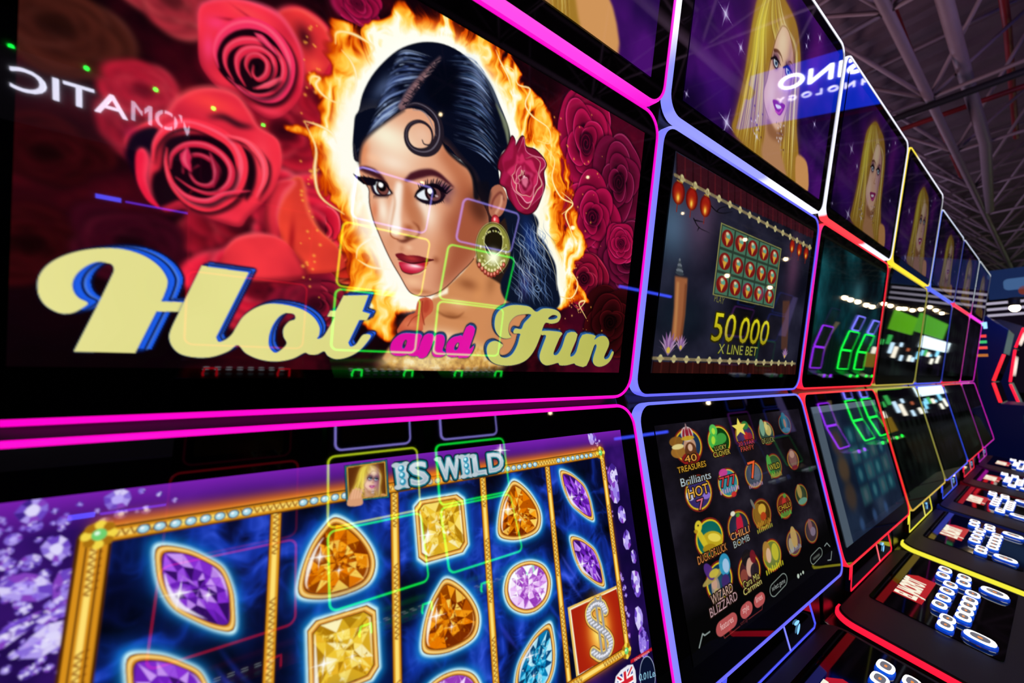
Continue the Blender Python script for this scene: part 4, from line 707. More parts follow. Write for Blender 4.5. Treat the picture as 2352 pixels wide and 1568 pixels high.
def art_oriental(k, p, rect, nx, ny):
    c = Canvas(k, p, rect, nx, ny, '14121c'); S = nx/330.; z2 = (1400, 0, 2.4496); z3 = (1400, 480, 2.4706); P = c.PX; H, W = ny, nx; r = np.random.RandomState(4)
    n = value_noise(H, W, 50*S, 8, 4); c.a[:] = ramp(n, [(.2, '0c0e1a'), (.55, '1c1c2c'), (.85, '2c2c40')])
    c.glow(P([(360, 100)], z3)[0], 50*S, 60*S, 0, '54708c', .85); c.glow(P([(520, 60)], z3)[0], 40*S, 70*S, 0, '5c4460', .8); c.glow(P([(1040, 330)], z3)[0], 30*S, 80*S, 0, '5c3854', .8); c.glow(P([(400, 600)], z3)[0], 60*S, 40*S, 0, '14202c', .8)
    c.glow(P([(780, 650)], z3)[0], 70*S, 50*S, 0, '060608', .9)
    top = P([(375, 860), (1150, 1290), (1150, 1345), (375, 1000)], z2); c.poly(top, '38101a', 1, .5)
    bot = P([(245, 865), (1060, 885), (1060, 950), (235, 945)], z3); c.poly(bot, '30100e', 1, .5)
    for i in range(26):
        t = i/25; c.line(np.array([top[0]+(top[1]-top[0])*t, top[3]+(top[2]-top[3])*t]), [1.5*S, 3*S], ['1c060c', '5c1820'][i % 2], .7, .8); c.line(np.array([bot[0]+(bot[1]-bot[0])*t, bot[3]+(bot[2]-bot[3])*t]), 2.5*S, ['1c0806', '4c1c16'][i % 2], .7, .8)
    for a, b, m_ in ((P([(365, 985)], z2)[0], P([(1140, 1400)], z2)[0], 15), (P([(245, 845)], z3)[0], P([(1050, 876)], z3)[0], 15)):
        c.line(np.array([a, b]), 4*S, '8c7c58', .9, .5)
        for i in range(m_): q = a+(b-a)*(i+.5)/m_; c.ell(q, 3.4*S, 5*S, 0, 'c8c088', 1, .5); c.ell(q, 6*S, 2*S, 0, 'b0a070', .9, .5)
    for pts in ([(560, 1150), (600, 1190), (640, 1200), (690, 1190)], [(600, 1190), (620, 1170), (660, 1160)], [(470, 1230), (500, 1280), (560, 1310)], [(480, 1240), (530, 1250)], [(500, 1280), (490, 1300)]): c.line(P(pts, z2), [1.8*S, .6], '060508', .9, .3, 4)
    def lantern(q, w_): 
        c.ell(q, w_, w_*1.35, 0, '5c0c0a', 1, .6); c.ell(q, w_*.75, w_*1.2, 0, 'a01c10', 1, 1); c.glow(q+[0, w_*.5], w_*.55, w_*.8, 0, 'f09020', .95); c.glow(q+[0, w_*.6], w_*.25, w_*.5, 0, 'ffe060', .95); c.line([q+[0, w_*1.3], q+[0, w_*2.2]], 1.2*S, '8c2010'); c.line([q-[w_*.4, w_*1.3], q+[w_*.4, -w_*1.3]], 1.5*S, 'b08030'); c.line([q-[0, w_*1.3], q-[0, w_*2]], 1*S, '706040')
    for x, y in ((385, 1085), (460, 1120), (537, 1160)): lantern(P([(x, y)], z2)[0], 10*S)
    for x, y in ((1025, 1385), (1065, 1405), (1103, 1425)): lantern(P([(x, y)], z2)[0], 8*S)
    # candle, pagoda, lotus
    c.poly(P([(368, 380), (440, 392), (425, 600), (405, 752), (345, 745), (362, 560)], z3), 'a8643c', .95, 1); c.line(P([(385, 420), (375, 600), (365, 735)], z3), 4*S, 'd09458', .7, 2); c.line(P([(430, 430), (418, 600), (400, 740)], z3), 3*S, '6c3820', .8, 1.5)
    for i in range(6): q = P([(395-2*i*0, 290+i*15)], z3)[0]; c.ell(q, (1.5+i*1.1)*S, 2.4*S, 0, ['707880', '3c444c'][i % 2], .9, .5)
    c.poly(P([(980, 520), (1020, 520), (1005, 800), (970, 795)], z3), '5c3828', .8, 2)
    for x, y, s_ in ((330, 800, 1), (400, 785, .7), (990, 835, .65)):
        q = P([(x, y)], z3)[0]
        for a in np.linspace(-1.4, 1.4, 9): c.poly(np.array([q+np.array([0, 7])*S*s_, q+np.array([math.sin(a)*14-4*math.cos(a), -math.cos(a)*17])*S*s_*.7, q+np.array([math.sin(a)*19, -math.cos(a)*24])*S*s_, q+np.array([math.sin(a)*14+4*math.cos(a), -math.cos(a)*17])*S*s_*.7]), ['b890c0', '8c5c98', 'd8b0d0'][int(abs(a)*5) % 3], .9, .5)
        c.ell(q, 3*S*s_, 4*S*s_, 0, 'd8b840', 1, .8)
    # reel grid
    g = P([(635, 85), (968, 228), (925, 557), (588, 482)], z3); cc = g.mean(0); c.poly(cc+(g-cc)*1.03, '8c8c50', 1, .5); c.poly(g, '2c3c30', 1, .3)
    B = lambda a, b: (g[0]*(1-a)+g[1]*a)*(1-b)+(g[3]*(1-a)+g[2]*a)*b
    for i in range(5):
        for j in range(3):
            e = .06; q = np.array([B((i+e)/5, (j+e)/3), B((i+1-e)/5, (j+e)/3), B((i+1-e)/5, (j+1-e)/3), B((i+e)/5, (j+1-e)/3)]); m = q.mean(0); w_ = np.linalg.norm(q[1]-q[0]); h_ = np.linalg.norm(q[3]-q[0])
            c.poly(q, '48745c', 1, .4); c.ell(m, w_*.48, h_*.42, 0, '781414', 1, .8); c.ell(m-[0, h_*.08], w_*.26, h_*.24, 0, 'c05838', .9, 1); c.ell(m+[w_*.05, -h_*.12], w_*.2, h_*.14, .5, '58b098', .9, .8); c.poly(np.array([m+[-w_*.18, 0], m+[w_*.18, 0], m+[0, h_*.38]]), 'd8a838', 1, .8); c.ell(m-[w_*.05, h_*.22], w_*.12, h_*.08, 0, 'f0d8b0', .8, .7)
    q = P([(590, 522), (645, 540)], z3); c.text('PLAY', q[0], q[1], 9*S, '787838', 0, .01)
    for t_, a, b, h_ in (('50', (572, 745), (705, 752), 165), ('000', (728, 757), (893, 770), 150)):
        q = P([a, b, (a[0]+10, a[1]-h_)], z3); hh = np.linalg.norm(q[2]-q[0]); c.text(t_, q[0], q[1], hh, '3c3408', .1, .02, '2c2808', 5*S); c.text(t_, q[0], q[1], hh, 'e8e020', .1, .0, shade='8c7c10')
    q = P([(610, 818), (832, 832), (615, 762)], z3); c.text('X LINE BET', q[0], q[1], np.linalg.norm(q[2]-q[0]), 'a8a848', .05, .02, '202808', 2*S)
    return c

def art_game_menu(k, p, rect, nx, ny):
    c = Canvas(k, p, rect, nx, ny, '120e14'); S = nx/360.; F = (0, 0, 1); zL = (1480, 920, 4.3545); zM = (1560, 1180, 4.9); P = c.PX; H, W = ny, nx; r = np.random.RandomState(8)
    n = value_noise(H, W, 60*S, 14, 5); c.a[:] = ramp(n, [(.3, '0a080c'), (.6, '1a1620'), (.85, '2c2834')]); fade = np.clip((np.arange(H)/H-.72)/.12, 0, 1)[:, None, None]; c.a = c.a*(1-fade)+C('040404')*fade
    def icon(x, y, z, ring='d8b020', inner='102040', items=(), lines=(), s=1.0):
        q = P([(x, y)], z)[0]; R = 27*S*s
        c.ell(q, R*1.0, R*1.1, 0, '7c2018', 1, .6); c.ell(q, R*.93, R, 0, ring, 1, .5); c.ell(q, R*.84, R*.9, 0, inner, 1, .6); c.glow(q, R*.6, col='606060', alpha=.25, mode='screen')
        for dx, dy, rx, ry, ro, col in items: c.ell(q+np.array([dx, dy])*R, rx*R, ry*R, ro, col, .95, .9)
        for t_, y0, h_, wd, col in lines:
            if t_ == '~':      # lettering too blurred to read
                for j in range(9): xx = -wd+2*wd*(j+.5)/9; a = q+np.array([xx, y0])*R; c.line(np.array([a, a-[0, h_*R*(.6+.3*(j % 2))]]), wd*R*.13, col, .85, .9)
                continue
            a = q+np.array([-wd, y0])*R; b = q+np.array([wd, y0-.02])*R; c.text(t_, a, b, h_*R, '1c1008', 0, .01, '1c1008', 3.2*S); c.text(t_, a, b, h_*R, col, 0, .015)
    icon(435, 450, zL, 'd8b020', '183050', [(-.75, -.35, .45, .3, 0, '8c5c20'), (-.7, .25, .5, .35, 0, 'a06c28'), (-.7, -.05, .4, .15, 0, 'e8d890'), (.02, .75, .62, .4, 0, '8c1818'), (.1, 0, .42, .52, 0, 'c89878'), (.1, .35, .4, .55, 0, '5c3018'), (.1, .12, .16, .22, 0, 'e0b898'), (.05, -.7, .42, .45, 0, 'd0c8c8'), (.05, -.75, .12, .42, 0, '901828'), (-.2, -.7, .08, .36, .2, '901828'), (.3, -.7, .08, .36, -.2, '901828'), (.05, -.45, .45, .14, 0, 'c8a028'), (.05, -1.15, .05, .2, 0, 'a08080')], [('40', .95, .42, .42, 'e8a040'), ('TREASURES', 1.42, .34, .98, 'e8b030')], 1)
    icon(745, 400, zL, 'd8c030', '0c3c10', [(-.35, -.75, .33, .42, 0, '58c858'), (-.5, -.1, .4, .5, .3, '48b848'), (.2, -.15, .45, .36, 0, '40a040'), (-.1, .3, .36, .34, 0, '3c9c3c'), (-.35, -.7, .14, .22, 0, 'b8e840'), (-.5, -.1, .16, .28, .2, 'b0e038')], [('LUCKY', .62, .3, .5, 'd8d060'), ('CLOVER', 1.02, .34, .72, 'e0c850')], .95)
    icon(1000, 350, zL, 'a0901c', '3c2858', [(.2, -.8, .38, .34, 0, '2c7c3c'), (.15, .05, .26, .34, 0, 'b82828'), (.5, .15, .26, .34, 0, '982030')], [('20 STAR', .72, .34, .85, 'd84040'), ('PARTY', 1.15, .36, .7, 'd05048')], .9)
    q = P([(945, 270)], zL)[0]; c.poly(np.array([q+np.array([math.sin(a), -math.cos(a)])*(19 if i % 2 == 0 else 8)*S for i, a in enumerate(np.arange(10)*math.pi/5)]), 'f0dc60', 1, .5)
    icon(1215, 320, zL, '8c8440', '2c4438', [(-.4, -.5, .3, .75, .1, '78a488'), (.3, -.2, .4, .5, 0, 'c0b060'), (.1, -.6, .2, .4, 0, 'd8c878')], [('OF LUCK', .9, .45, .8, '98a05c')], .85)
    icon(1400, 235, zL, '3c6c60', '103c50', [(0, -.3, .45, 1., 0, '1c6878'), (0, -.1, .2, .5, 0, 'a0705c'), (0, .6, .7, .25, 0, '40708c')], [], .75)
    icon(540, 920, zL, 'd8b828', '342868', [(-.6, 0, .3, .3, 0, 'c8c8e0'), (.5, .3, .3, .2, 0, '9070d0')], [('Brilliants', -.62, .48, 1.1, 'b8ccd4'), ('HOT', .18, .6, .72, 'f8b848'), ('7', .98, .62, .24, 'e06888')], .95)
    icon(835, 820, zL, 'd8c040', '308090', [(-.3, -.8, .4, .3, 0, 'c83c90'), (.3, .9, .25, .2, 0, 'c82c2c')], [('777', .2, .72, .75, 'd83840'), ('~', .62, .3, .95, 'c890c0')], .85)
    icon(1090, 740, zL, 'b09030', '404858', [(.3, -.1, .4, .6, 0, '606874')], [('7', .25, 1.35, .42, 'f06030'), ('~', .9, .3, .8, 'b090a8')], .85)
    icon(1295, 650, zL, '707830', '30502c', [(-.6, -.3, .3, .8, 0, '4ca040'), (-.4, .5, .3, .4, 0, '3c8830')], [('WILD', .3, .5, .7, 'c8c040'), ('~', .95, .42, .75, 'b0a044')], .82)
    icon(1482, 590, zL, 'a08828', '5c3c3c', [(0, -.2, .6, 1, 0, '7c5450'), (0, -.6, .4, .4, 0, 'b08878'), (0, .8, .5, .2, 0, '701c2c')], [], .72)
    icon(650, 1370, zL, 'd8c020', '0c6458', [(.15, .15, .74, .46, .35, 'c8a81c'), (-.5, -.1, .17, .8, -.35, 'd8c028'), (-.62, -.82, .24, .32, .2, 'e0cc30'), (-.82, -.62, .14, .1, .6, 'b8901c'), (.3, .08, .46, .22, .45, 'ecd850'), (-.15, .5, .45, .22, .2, 'a88414'), (-.62, -.88, .05, .05, 0, '201808')], [('DUCK OF LUCK', 1.05, .42, 1.02, 'e89048')], 1)
    icon(940, 1260, zL, 'b88c20', '24243c', [(.1, -.1, .3, .72, .1, 'c81c38'), (-.1, .35, .4, .2, .5, 'b81830'), (.1, -.75, .18, .14, 0, '4c8c2c'), (-.3, -.95, .2, .16, 0, 'e8e8d0')], [('CHILLI', .62, .44, .85, 'f0a060'), ('BOMB', 1.12, .42, .72, 'a8b8b8')], .92)
    icon(1170, 1130, zL, '987828', '4c2c0c', [(-.3, 0, .5, .8, 0, '8c6420'), (.1, -.3, .4, .4, 0, 'd0a838'), (.1, .2, .3, .3, 0, 'b03c18'), (-.7, -.9, .12, .4, -.3, '707068')], [('~', .75, .3, .8, 'c08828'), ('~', 1.12, .28, .85, 'b8b038')], .9)
    icon(1395, 1050, zL, 'a07820', '6c2418', [(.05, -.3, .25, .45, .3, 'b83028'), (.3, -.8, .2, .2, 0, '4c8c3c')], [('CHILLI', .28, .42, .8, 'd8a838'), ('~', .82, .42, .75, '38c848')], .82)
    icon(1565, 940, zL, '807828', '2c3824', [(-.2, -.4, .35, .7, 0, 'a08848'), (0, .6, .75, .3, 0, '60907c')], [], .75)
    icon(450, 750, zM, 'd8c020', '0c3854', [(-.35, .25, .3, .75, 0, '9c8c80'), (-.4, 0, .2, .3, 0, 'c89c84'), (-.35, .75, .26, .5, 0, 'b8a46c'), (-.35, -.38, .85, .2, -.2, 'a8964c'), (-.6, -.75, .26, .55, -.4, '502c80'), (-.3, -.55, .35, .22, 0, 'c8b840'), (.55, -.7, .42, .62, 0, '3098c0'), (.62, -.6, .25, .4, 0, 'a8c8e8'), (.4, .2, .3, .4, 0, '402868')], [('WIZARD', .95, .5, .8, 'd8b0a0'), ('BLIZZARD', 1.5, .48, 1.02, 'c8a0a8')], .95)
    icon(785, 640, zM, 'c8a020', '3c1820', [(-.5, .1, .3, .4, 0, '8c4438'), (0, -.8, .45, .5, 0, '181418'), (.1, -.2, .32, .55, .2, 'd0a088'), (.5, -.7, .25, .4, 0, '701824'), (.4, .2, .35, .5, 0, '241c24')], [('Cara Mia', .75, .4, .72, 'd8d070'), ('Carmen', 1.12, .38, .8, 'e0d878')], .95)
    icon(1040, 460, zM, 'b8a020', '6c7830', [(-.45, -.4, .4, .7, 0, 'a87c34'), (-.35, -.1, .25, .5, .1, 'd8b090'), (.35, -.1, .35, .6, 0, 'c0b830')], [('~', .98, .36, .98, 'd0c828')], .9)
    icon(1285, 320, zM, '908030', '583844', [(-.4, .1, .3, .6, 0, 'a89c78'), (.15, -.4, .4, .9, 0, 'b89858')], [('~', .62, .3, .85, '8c98a8')], .82)
    icon(1482, 190, zM, '8c7430', '3c2c34', [(0, -.5, .3, .6, 0, '84585c'), (.2, .1, .4, .4, 0, '7c6c80')], [], .8)
    def pill(a, b, h_, col, fill=True):
        q = P([a, b], zM); d = q[1]-q[0]
        if fill: c.line(q, h_, col, 1, .5)
        else: c.line(q, h_, '98a8a0', 1, .4); c.line(q, h_-2.6*S, '060606', 1, .4)
    for a, b, h_, t_ in (((470, 1282), (588, 1195), 20*S, 'features'), ((735, 1090), (765, 1062), 20*S, 'style'), ((882, 975), (912, 952), 19*S, 'lines')):
        pill(a, b, h_, 'b85454')
    for a, b, t_ in (((462, 1312), (606, 1205), 'features'), ((712, 1120), (782, 1070), 'style'), ((862, 1000), (932, 950), 'lines')): q = P([a, b], zM); c.text(t_, q[0], q[1], 9*S, 'f0c8c4', 0, .0)
    pill((1060, 850), (1165, 740), 21*S, '', False); q = P([(1042, 868), (1188, 768)], zM); c.text('select game', q[0], q[1], 8*S, 'b0b8b4')
    pill((1500, 510), (1575, 430), 18*S, '', False); c.line(P([(1505, 505), (1570, 455)], zM), 4*S, '707870', .8, 1)
    for x, y, s_ in ((1333, 697, 4), (1362, 675, 2.2), (1388, 655, 3)): c.ell(P([(x, y)], zM)[0], s_*S*.8, s_*S, 0, 'c0d0c0', 1, .5)
    for pts in ([(218, 1500), (255, 1345), (280, 1362), (335, 1322)],  [(1630, 360), (1655, 325), (1690, 365)], [(1710, 420), (1700, 515), (1665, 520)]): c.line(P(pts, zM), 1.8*S, 'a8b8b4', .9, .3)
    c.line(P([(1612, 1520), (1632, 1535), (1636, 1518), (1640, 1512)], F), 1.8*S, 'a8b8b4', .8, .3)
    c.line(P([(490, 1360), (505, 1395), (675, 1260)], zM), 1.2*S, '7c2c2c', 1, .3); c.line(P([(775, 1180), (925, 1070), (930, 1020)], zM), 1.2*S, '7c2c2c', 1, .3); q = P([(685, 1255), (765, 1200)], zM); c.text('sort by', q[0], q[1], 6*S, '7c2c2c')
    return c

def art_teal_sky(rect, nx, ny):
    c = Canvas(3, 'U', rect, nx, ny, '041418'); H, W = ny, nx; n = value_noise(H, W, nx*.2, 41, 5)
    c.a[:] = ramp(n, [(.25, '020a0e'), (.5, '06282e'), (.75, '125058'), (.95, '2c7c80')])
    c.glow(np.array([W*.55, H*.3]), W*.14, W*.12, 0, '3c7078', .7); c.poly(np.array([[0, H], [0, H*.7], [W*.2, H*.62], [W*.4, H*.75], [W*.7, H*.68], [W, H*.8], [W, H]]), '04100c', .85, 3)
    for i in range(24): c.line(np.array([[W*i/24, H*.95], [W*i/24+2, H*(.55+.2*((i*7) % 5)/5)]]), 2.5, '0c2414', .8, 1)
    return c
def art_feature_board(rect, nx, ny):
    c = Canvas(3, 'L', rect, nx, ny, '1c2c44'); H, W = ny, nx; n = value_noise(H, W, nx*.2, 43, 4)
    c.a[:] = ramp(n, [(.2, '121c30'), (.6, '24344e'), (.9, '3a4a60')]); c.a[:, :int(W*.09)] = C('5c6c7c'); c.a[:int(H*.06)] = C('6c7c90')
    for i in range(4):
        for j in range(4):
            x, y = W*(.34+.15*i), H*(.2+.16*j); c.poly(np.array([[x, y], [x+W*.135, y], [x+W*.135, y+H*.14], [x, y+H*.14]]), ['184c5c', '28606c', '143c54', '2c5860'][(i*3+j) % 4], .9, 1); c.ell(np.array([x+W*.065, y+H*.07]), W*.03, H*.05, 0, ['4c8c94', '5c6c74'][(i+j) % 2], .7, 2)
    for j, col in enumerate(['4c3c34', '5c4834', '4c3c30']): c.ell(np.array([W*.2, H*(.3+.2*j)]), W*.07, H*.1, 0, col, .9, 3)
    for i in range(3): c.ell(np.array([W*(.25+.2*i), H*.92]), 5, 5, 0, '3c5c8c', .8, 1)
    return c
def art_idle(rect, nx, ny, seed, a, b):
    c = Canvas(3, 'U', rect, nx, ny, a); n = value_noise(ny, nx, nx*.2, seed, 4); c.a[:] = ramp(n, [(.3, '020202'), (.6, a), (.9, b)])
    for i in range(5):
        for j in range(3): c.ell(np.array([nx*(.2+.15*i), ny*(.3+.2*j)]), nx*.05, ny*.07, 0, b, .5, 2)
    return c
# ------------------------------------------------------------ materials
def srgb(c): c = np.asarray(C(c), float); return np.where(c <= .04045, c/12.92, ((c+.055)/1.055)**2.4)
MATS = {}
def mat(name, base='000000', rough=.5, metal=0., emit=None, strength=1., attr=None, bump=0., bscale=200., coat=0., spec=.5, var=0.):
    if name in MATS: return MATS[name]
    m = bpy.data.materials.new(name); m.use_nodes = True; nt = m.node_tree; b = nt.nodes['Principled BSDF']
    b.inputs['Base Color'].default_value = (*srgb(base), 1); b.inputs['Roughness'].default_value = rough; b.inputs['Metallic'].default_value = metal
    b.inputs['Specular IOR Level'].default_value = spec; b.inputs['Coat Weight'].default_value = coat
    if attr:
        a = nt.nodes.new('ShaderNodeAttribute'); a.attribute_name = attr; nt.links.new(a.outputs['Color'], b.inputs['Emission Color']); b.inputs['Emission Strength'].default_value = strength
    elif emit is not None:
        b.inputs['Emission Color'].default_value = (*srgb(emit), 1); b.inputs['Emission Strength'].default_value = strength
    if bump or var:
        n = nt.nodes.new('ShaderNodeTexNoise'); n.inputs['Scale'].default_value = bscale; n.inputs['Detail'].default_value = 4
        tc = nt.nodes.new('ShaderNodeTexCoord'); nt.links.new(tc.outputs['Object'], n.inputs['Vector'])
        if bump:
            bp = nt.nodes.new('ShaderNodeBump'); bp.inputs['Strength'].default_value = bump; bp.inputs['Distance'].default_value = .002; nt.links.new(n.outputs['Fac'], bp.inputs['Height']); nt.links.new(bp.outputs['Normal'], b.inputs['Normal'])
        if var:
            cr = nt.nodes.new('ShaderNodeValToRGB'); q = srgb(base); cr.color_ramp.elements[0].color = (*(q*(1-var)), 1); cr.color_ramp.elements[1].color = (*np.clip(q*(1+var), 0, 1), 1); nt.links.new(n.outputs['Fac'], cr.inputs['Fac']); nt.links.new(cr.outputs['Color'], b.inputs['Base Color'])
    MATS[name] = m; return m
M_BODY = lambda: mat('cabinet_black_lacquer', '08080a', .28, bump=.05, bscale=300)
M_GLASS = lambda: mat('black_display_glass', '010102', .02, spec=.5)
M_DISP = lambda: mat('display_picture', '010101', .02, attr='picture', strength=1., spec=.5)
M_LED = lambda: mat('led_diffuser', '101010', .4, attr='glow', strength=1.15)
M_LEDB = lambda: mat('led_diffuser_bright', '101010', .4, attr='glow', strength=9.)
M_DECK = lambda: mat('deck_dark_plastic', '1a1416', .42, bump=.12, bscale=900)

# ------------------------------------------------------------ mesh helpers
def mk(name, verts, faces, m, parent=None, colors=None, cname='glow', smooth=False, mats=None, fm=None):
    me = bpy.data.meshes.new(name); me.from_pydata([tuple(map(float, v)) for v in verts], [], faces); me.update()
    for mm in (mats or [m]): me.materials.append(mm)
    if fm is not None: me.polygons.foreach_set('material_index', fm)
    if colors is not None:
        a = me.color_attributes.new(cname, 'FLOAT_COLOR', 'POINT'); a.data.foreach_set('color', np.hstack([np.asarray(colors, np.float32).reshape(-1, 3), np.ones((len(verts), 1), np.float32)]).ravel())
    if smooth: me.polygons.foreach_set('use_smooth', [True]*len(me.polygons))
    o = bpy.data.objects.new(name, me); COL.objects.link(o)
    if parent: o.parent = parent
    return o
def tag(o, label=None, cat=None, group=None, kind=None):
    if label: o['label'] = label
    if cat: o['category'] = cat
    if group: o['group'] = group
    if kind: o['kind'] = kind
    return o
def empty(name, loc, rz=0):
    o = bpy.data.objects.new(name, None); COL.objects.link(o); o.location = tuple(map(float, loc)); o.rotation_euler = (0, 0, rz); o.empty_display_size = .1; return o
def fixn(o):
    bm = bmesh.new(); bm.from_mesh(o.data); bmesh.ops.recalc_face_normals(bm, faces=bm.faces); bm.to_mesh(o.data); bm.free(); return o
def bevel(o, w, seg=2):
    bm = bmesh.new(); bm.from_mesh(o.data); bmesh.ops.bevel(bm, geom=[e for e in bm.edges if e.calc_face_angle(0) > .5], offset=w, segments=seg, affect='EDGES', profile=.6); bm.to_mesh(o.data); bm.free(); return o
def extrude_x(name, prof, x0, x1, m, parent=None, bw=0):
    """prism: closed profile of (y,z) pushed from x0 to x1"""
    n = len(prof); v = [(x0, y, z) for y, z in prof]+[(x1, y, z) for y, z in prof]
    f = [tuple(range(n)), tuple(range(2*n-1, n-1, -1))]+[(i, n+i, n+(i+1) % n, (i+1) % n) for i in range(n)]
    o = fixn(mk(name, v, f, m, parent))
    if bw: bevel(o, bw)
    return o
def box(name, lo, hi, m, parent=None, bw=0):
    return extrude_x(name, [(lo[1], lo[2]), (hi[1], lo[2]), (hi[1], hi[2]), (lo[1], hi[2])], lo[0], hi[0], m, parent, bw)
def rrect(w, h, r, n=8, u0=0, v0=0):
    out = []
    for cx, cy, a0 in ((w-r, h-r, 0), (r, h-r, 90), (r, r, 180), (w-r, r, 270)):
        for i in range(n+1): a = math.radians(a0+90*i/n); out.append((u0+cx+r*math.cos(a), v0+cy+r*math.sin(a)))
    return out
def slab(name, outline, frame, t, m, parent=None, off=0., bev=0.0):
    """plate with a closed (u,v) outline on a frame (origin,u,v,n); front at off, thickness t behind it"""
    o, u, v, n = [np.asarray(a, float) for a in frame]; k = len(outline)
    cx = np.mean(outline, 0)
    V = [o+u*a+v*b+n*off for a, b in outline] if not bev else [o+u*(cx[0]+(a-cx[0])*(1-bev/abs(a-cx[0]+1e-6) if abs(a-cx[0]) > bev else 1))+v*(cx[1]+(b-cx[1])*(1-bev/abs(b-cx[1]+1e-6) if abs(b-cx[1]) > bev else 1))+n*off for a, b in outline]
    if bev: V += [o+u*a+v*b+n*(off-bev) for a, b in outline]
    V += [o+u*a+v*b+n*(off-t) for a, b in outline]
    L = len(V)//k; F = [tuple(range(k)), tuple(range((L-1)*k, L*k))[::-1]]
    for s in range(L-1): F += [(s*k+i, (s+1)*k+i, (s+1)*k+(i+1) % k, s*k+(i+1) % k) for i in range(k)]
    return fixn(mk(name, V, F, m, parent))
def ring(name, path, frame, w, d, m, parent, colf, closed=True, off=.0015):
    """LED strip that follows a (u,v) path: w wide on the front, d deep down the side"""
    o, u, v, n = [np.asarray(a, float) for a in frame]; P = np.asarray(path, float)
    if closed: P2 = P
    k = len(P2 if closed else P); V = []; Cc = []; F = []
    sec = [(-.5, -d), (-.5, -w*.3), (-.28, off), (.28, off), (.5, -w*.3), (.5, -d)]
    for i in range(k):
        a = P[i-1] if (closed or i > 0) else P[i]; b = P[(i+1) % k] if (closed or i < k-1) else P[i]
        t = b-a; t = t/(np.linalg.norm(t)+1e-9); nn = np.array([t[1], -t[0]])
        for s, dd in sec: q = P[i]+nn*s*w; V.append(o+u*q[0]+v*q[1]+n*dd)
        Cc += [colf(P[i][0], P[i][1])]*len(sec)
    S = len(sec)
    for i in range(k if closed else k-1):
        j = (i+1) % k
        for s in range(S): F.append((i*S+s, j*S+s, j*S+(s+1) % S, i*S+(s+1) % S))
    if not closed: F += [tuple(range(S)), tuple(range((k-1)*S, k*S))[::-1]]
    return fixn(mk(name, V, F, m, parent, Cc, smooth=False))
def densify(P, step=.01, closed=True):
    P = np.asarray(P, float); out = []; n = len(P)
    for i in range(n if closed else n-1):
        a, b = P[i], P[(i+1) % n]; m = max(1, int(np.linalg.norm(b-a)/step))
        out += [a+(b-a)*j/m for j in range(m)]
    if not closed: out.append(P[-1])
    return np.array(out)
def display(name, canvas, frame, parent, off=.0012):
    """the lit picture of a display: one mesh carrying the picture as colours of its points"""
    o, u, v, n = [np.asarray(a, np.float64) for a in frame]; nx, ny = canvas.nx, canvas.ny; u0, u1, v0, v1 = canvas.rect
    U_ = np.linspace(u0, u1, nx); V_ = np.linspace(v1, v0, ny); uu, vv = np.meshgrid(U_, V_)
    co = (o+n*off)[None, None, :]+uu[..., None]*u+vv[..., None]*v
    me = bpy.data.meshes.new(name); N = nx*ny; nf = (nx-1)*(ny-1); me.vertices.add(N); me.vertices.foreach_set('co', co.astype(np.float32).ravel())
    i = (np.arange(ny-1)[:, None]*nx+np.arange(nx-1)[None, :]).ravel(); q = np.stack([i, i+nx, i+nx+1, i+1], 1).astype(np.int32)
    me.loops.add(nf*4); me.loops.foreach_set('vertex_index', q.ravel()); me.polygons.add(nf); me.polygons.foreach_set('loop_start', np.arange(nf, dtype=np.int32)*4)
    try: me.polygons.foreach_set('loop_total', np.full(nf, 4, np.int32))
    except Exception: pass
    me.update(calc_edges=True); me.materials.append(M_DISP())
    a = me.color_attributes.new('picture', 'BYTE_COLOR', 'POINT'); a.data.foreach_set('color_srgb', np.concatenate([np.clip(canvas.a, 0, 1).reshape(-1, 3), np.ones((N, 1), np.float32)], 1).astype(np.float32).ravel())
    ob = bpy.data.objects.new(name, me); COL.objects.link(ob); ob.parent = parent
    return ob
def text_mesh(name, txt, loc, right, up, h, m, parent=None, depth=.004, width=None, bold=0., shear=0., spacing=1.):
    cu = bpy.data.curves.new(name, 'FONT'); cu.body = txt; cu.extrude = .01; cu.offset = bold; cu.shear = shear; cu.resolution_u = 4; cu.space_character = spacing
    ob = bpy.data.objects.new(name, cu); COL.objects.link(ob); dg = bpy.context.evaluated_depsgraph_get(); dg.update()
    me = bpy.data.meshes.new_from_object(ob.evaluated_get(dg)); bpy.data.objects.remove(ob); bpy.data.curves.remove(cu)
    n = len(me.vertices); co = np.zeros(n*3, np.float32); me.vertices.foreach_get('co', co); co = co.reshape(-1, 3)
    x0, x1 = co[:, 0].min(), co[:, 0].max(); s = h/.7; sx = s if width is None else width/(x1-x0)
    r_, u_ = np.asarray(right, float), np.asarray(up, float); nn = np.cross(r_, u_)
    out = np.asarray(loc, float)+np.outer((co[:, 0]-x0)*sx, r_)+np.outer(co[:, 1]*s, u_)+np.outer(co[:, 2]/.01*depth, nn)
    me.vertices.foreach_set('co', out.astype(np.float32).ravel()); me.materials.clear(); me.materials.append(m); me.update(); me.name = name
    o = bpy.data.objects.new(name, me); COL.objects.link(o)
    if parent: o.parent = parent
    return o
def clone(o, parent=None, loc=None):
    c = o.copy(); COL.objects.link(c); c.parent = parent
    if loc is not None: c.location = loc
    for ch in o.children: clone(ch, c)
    return c
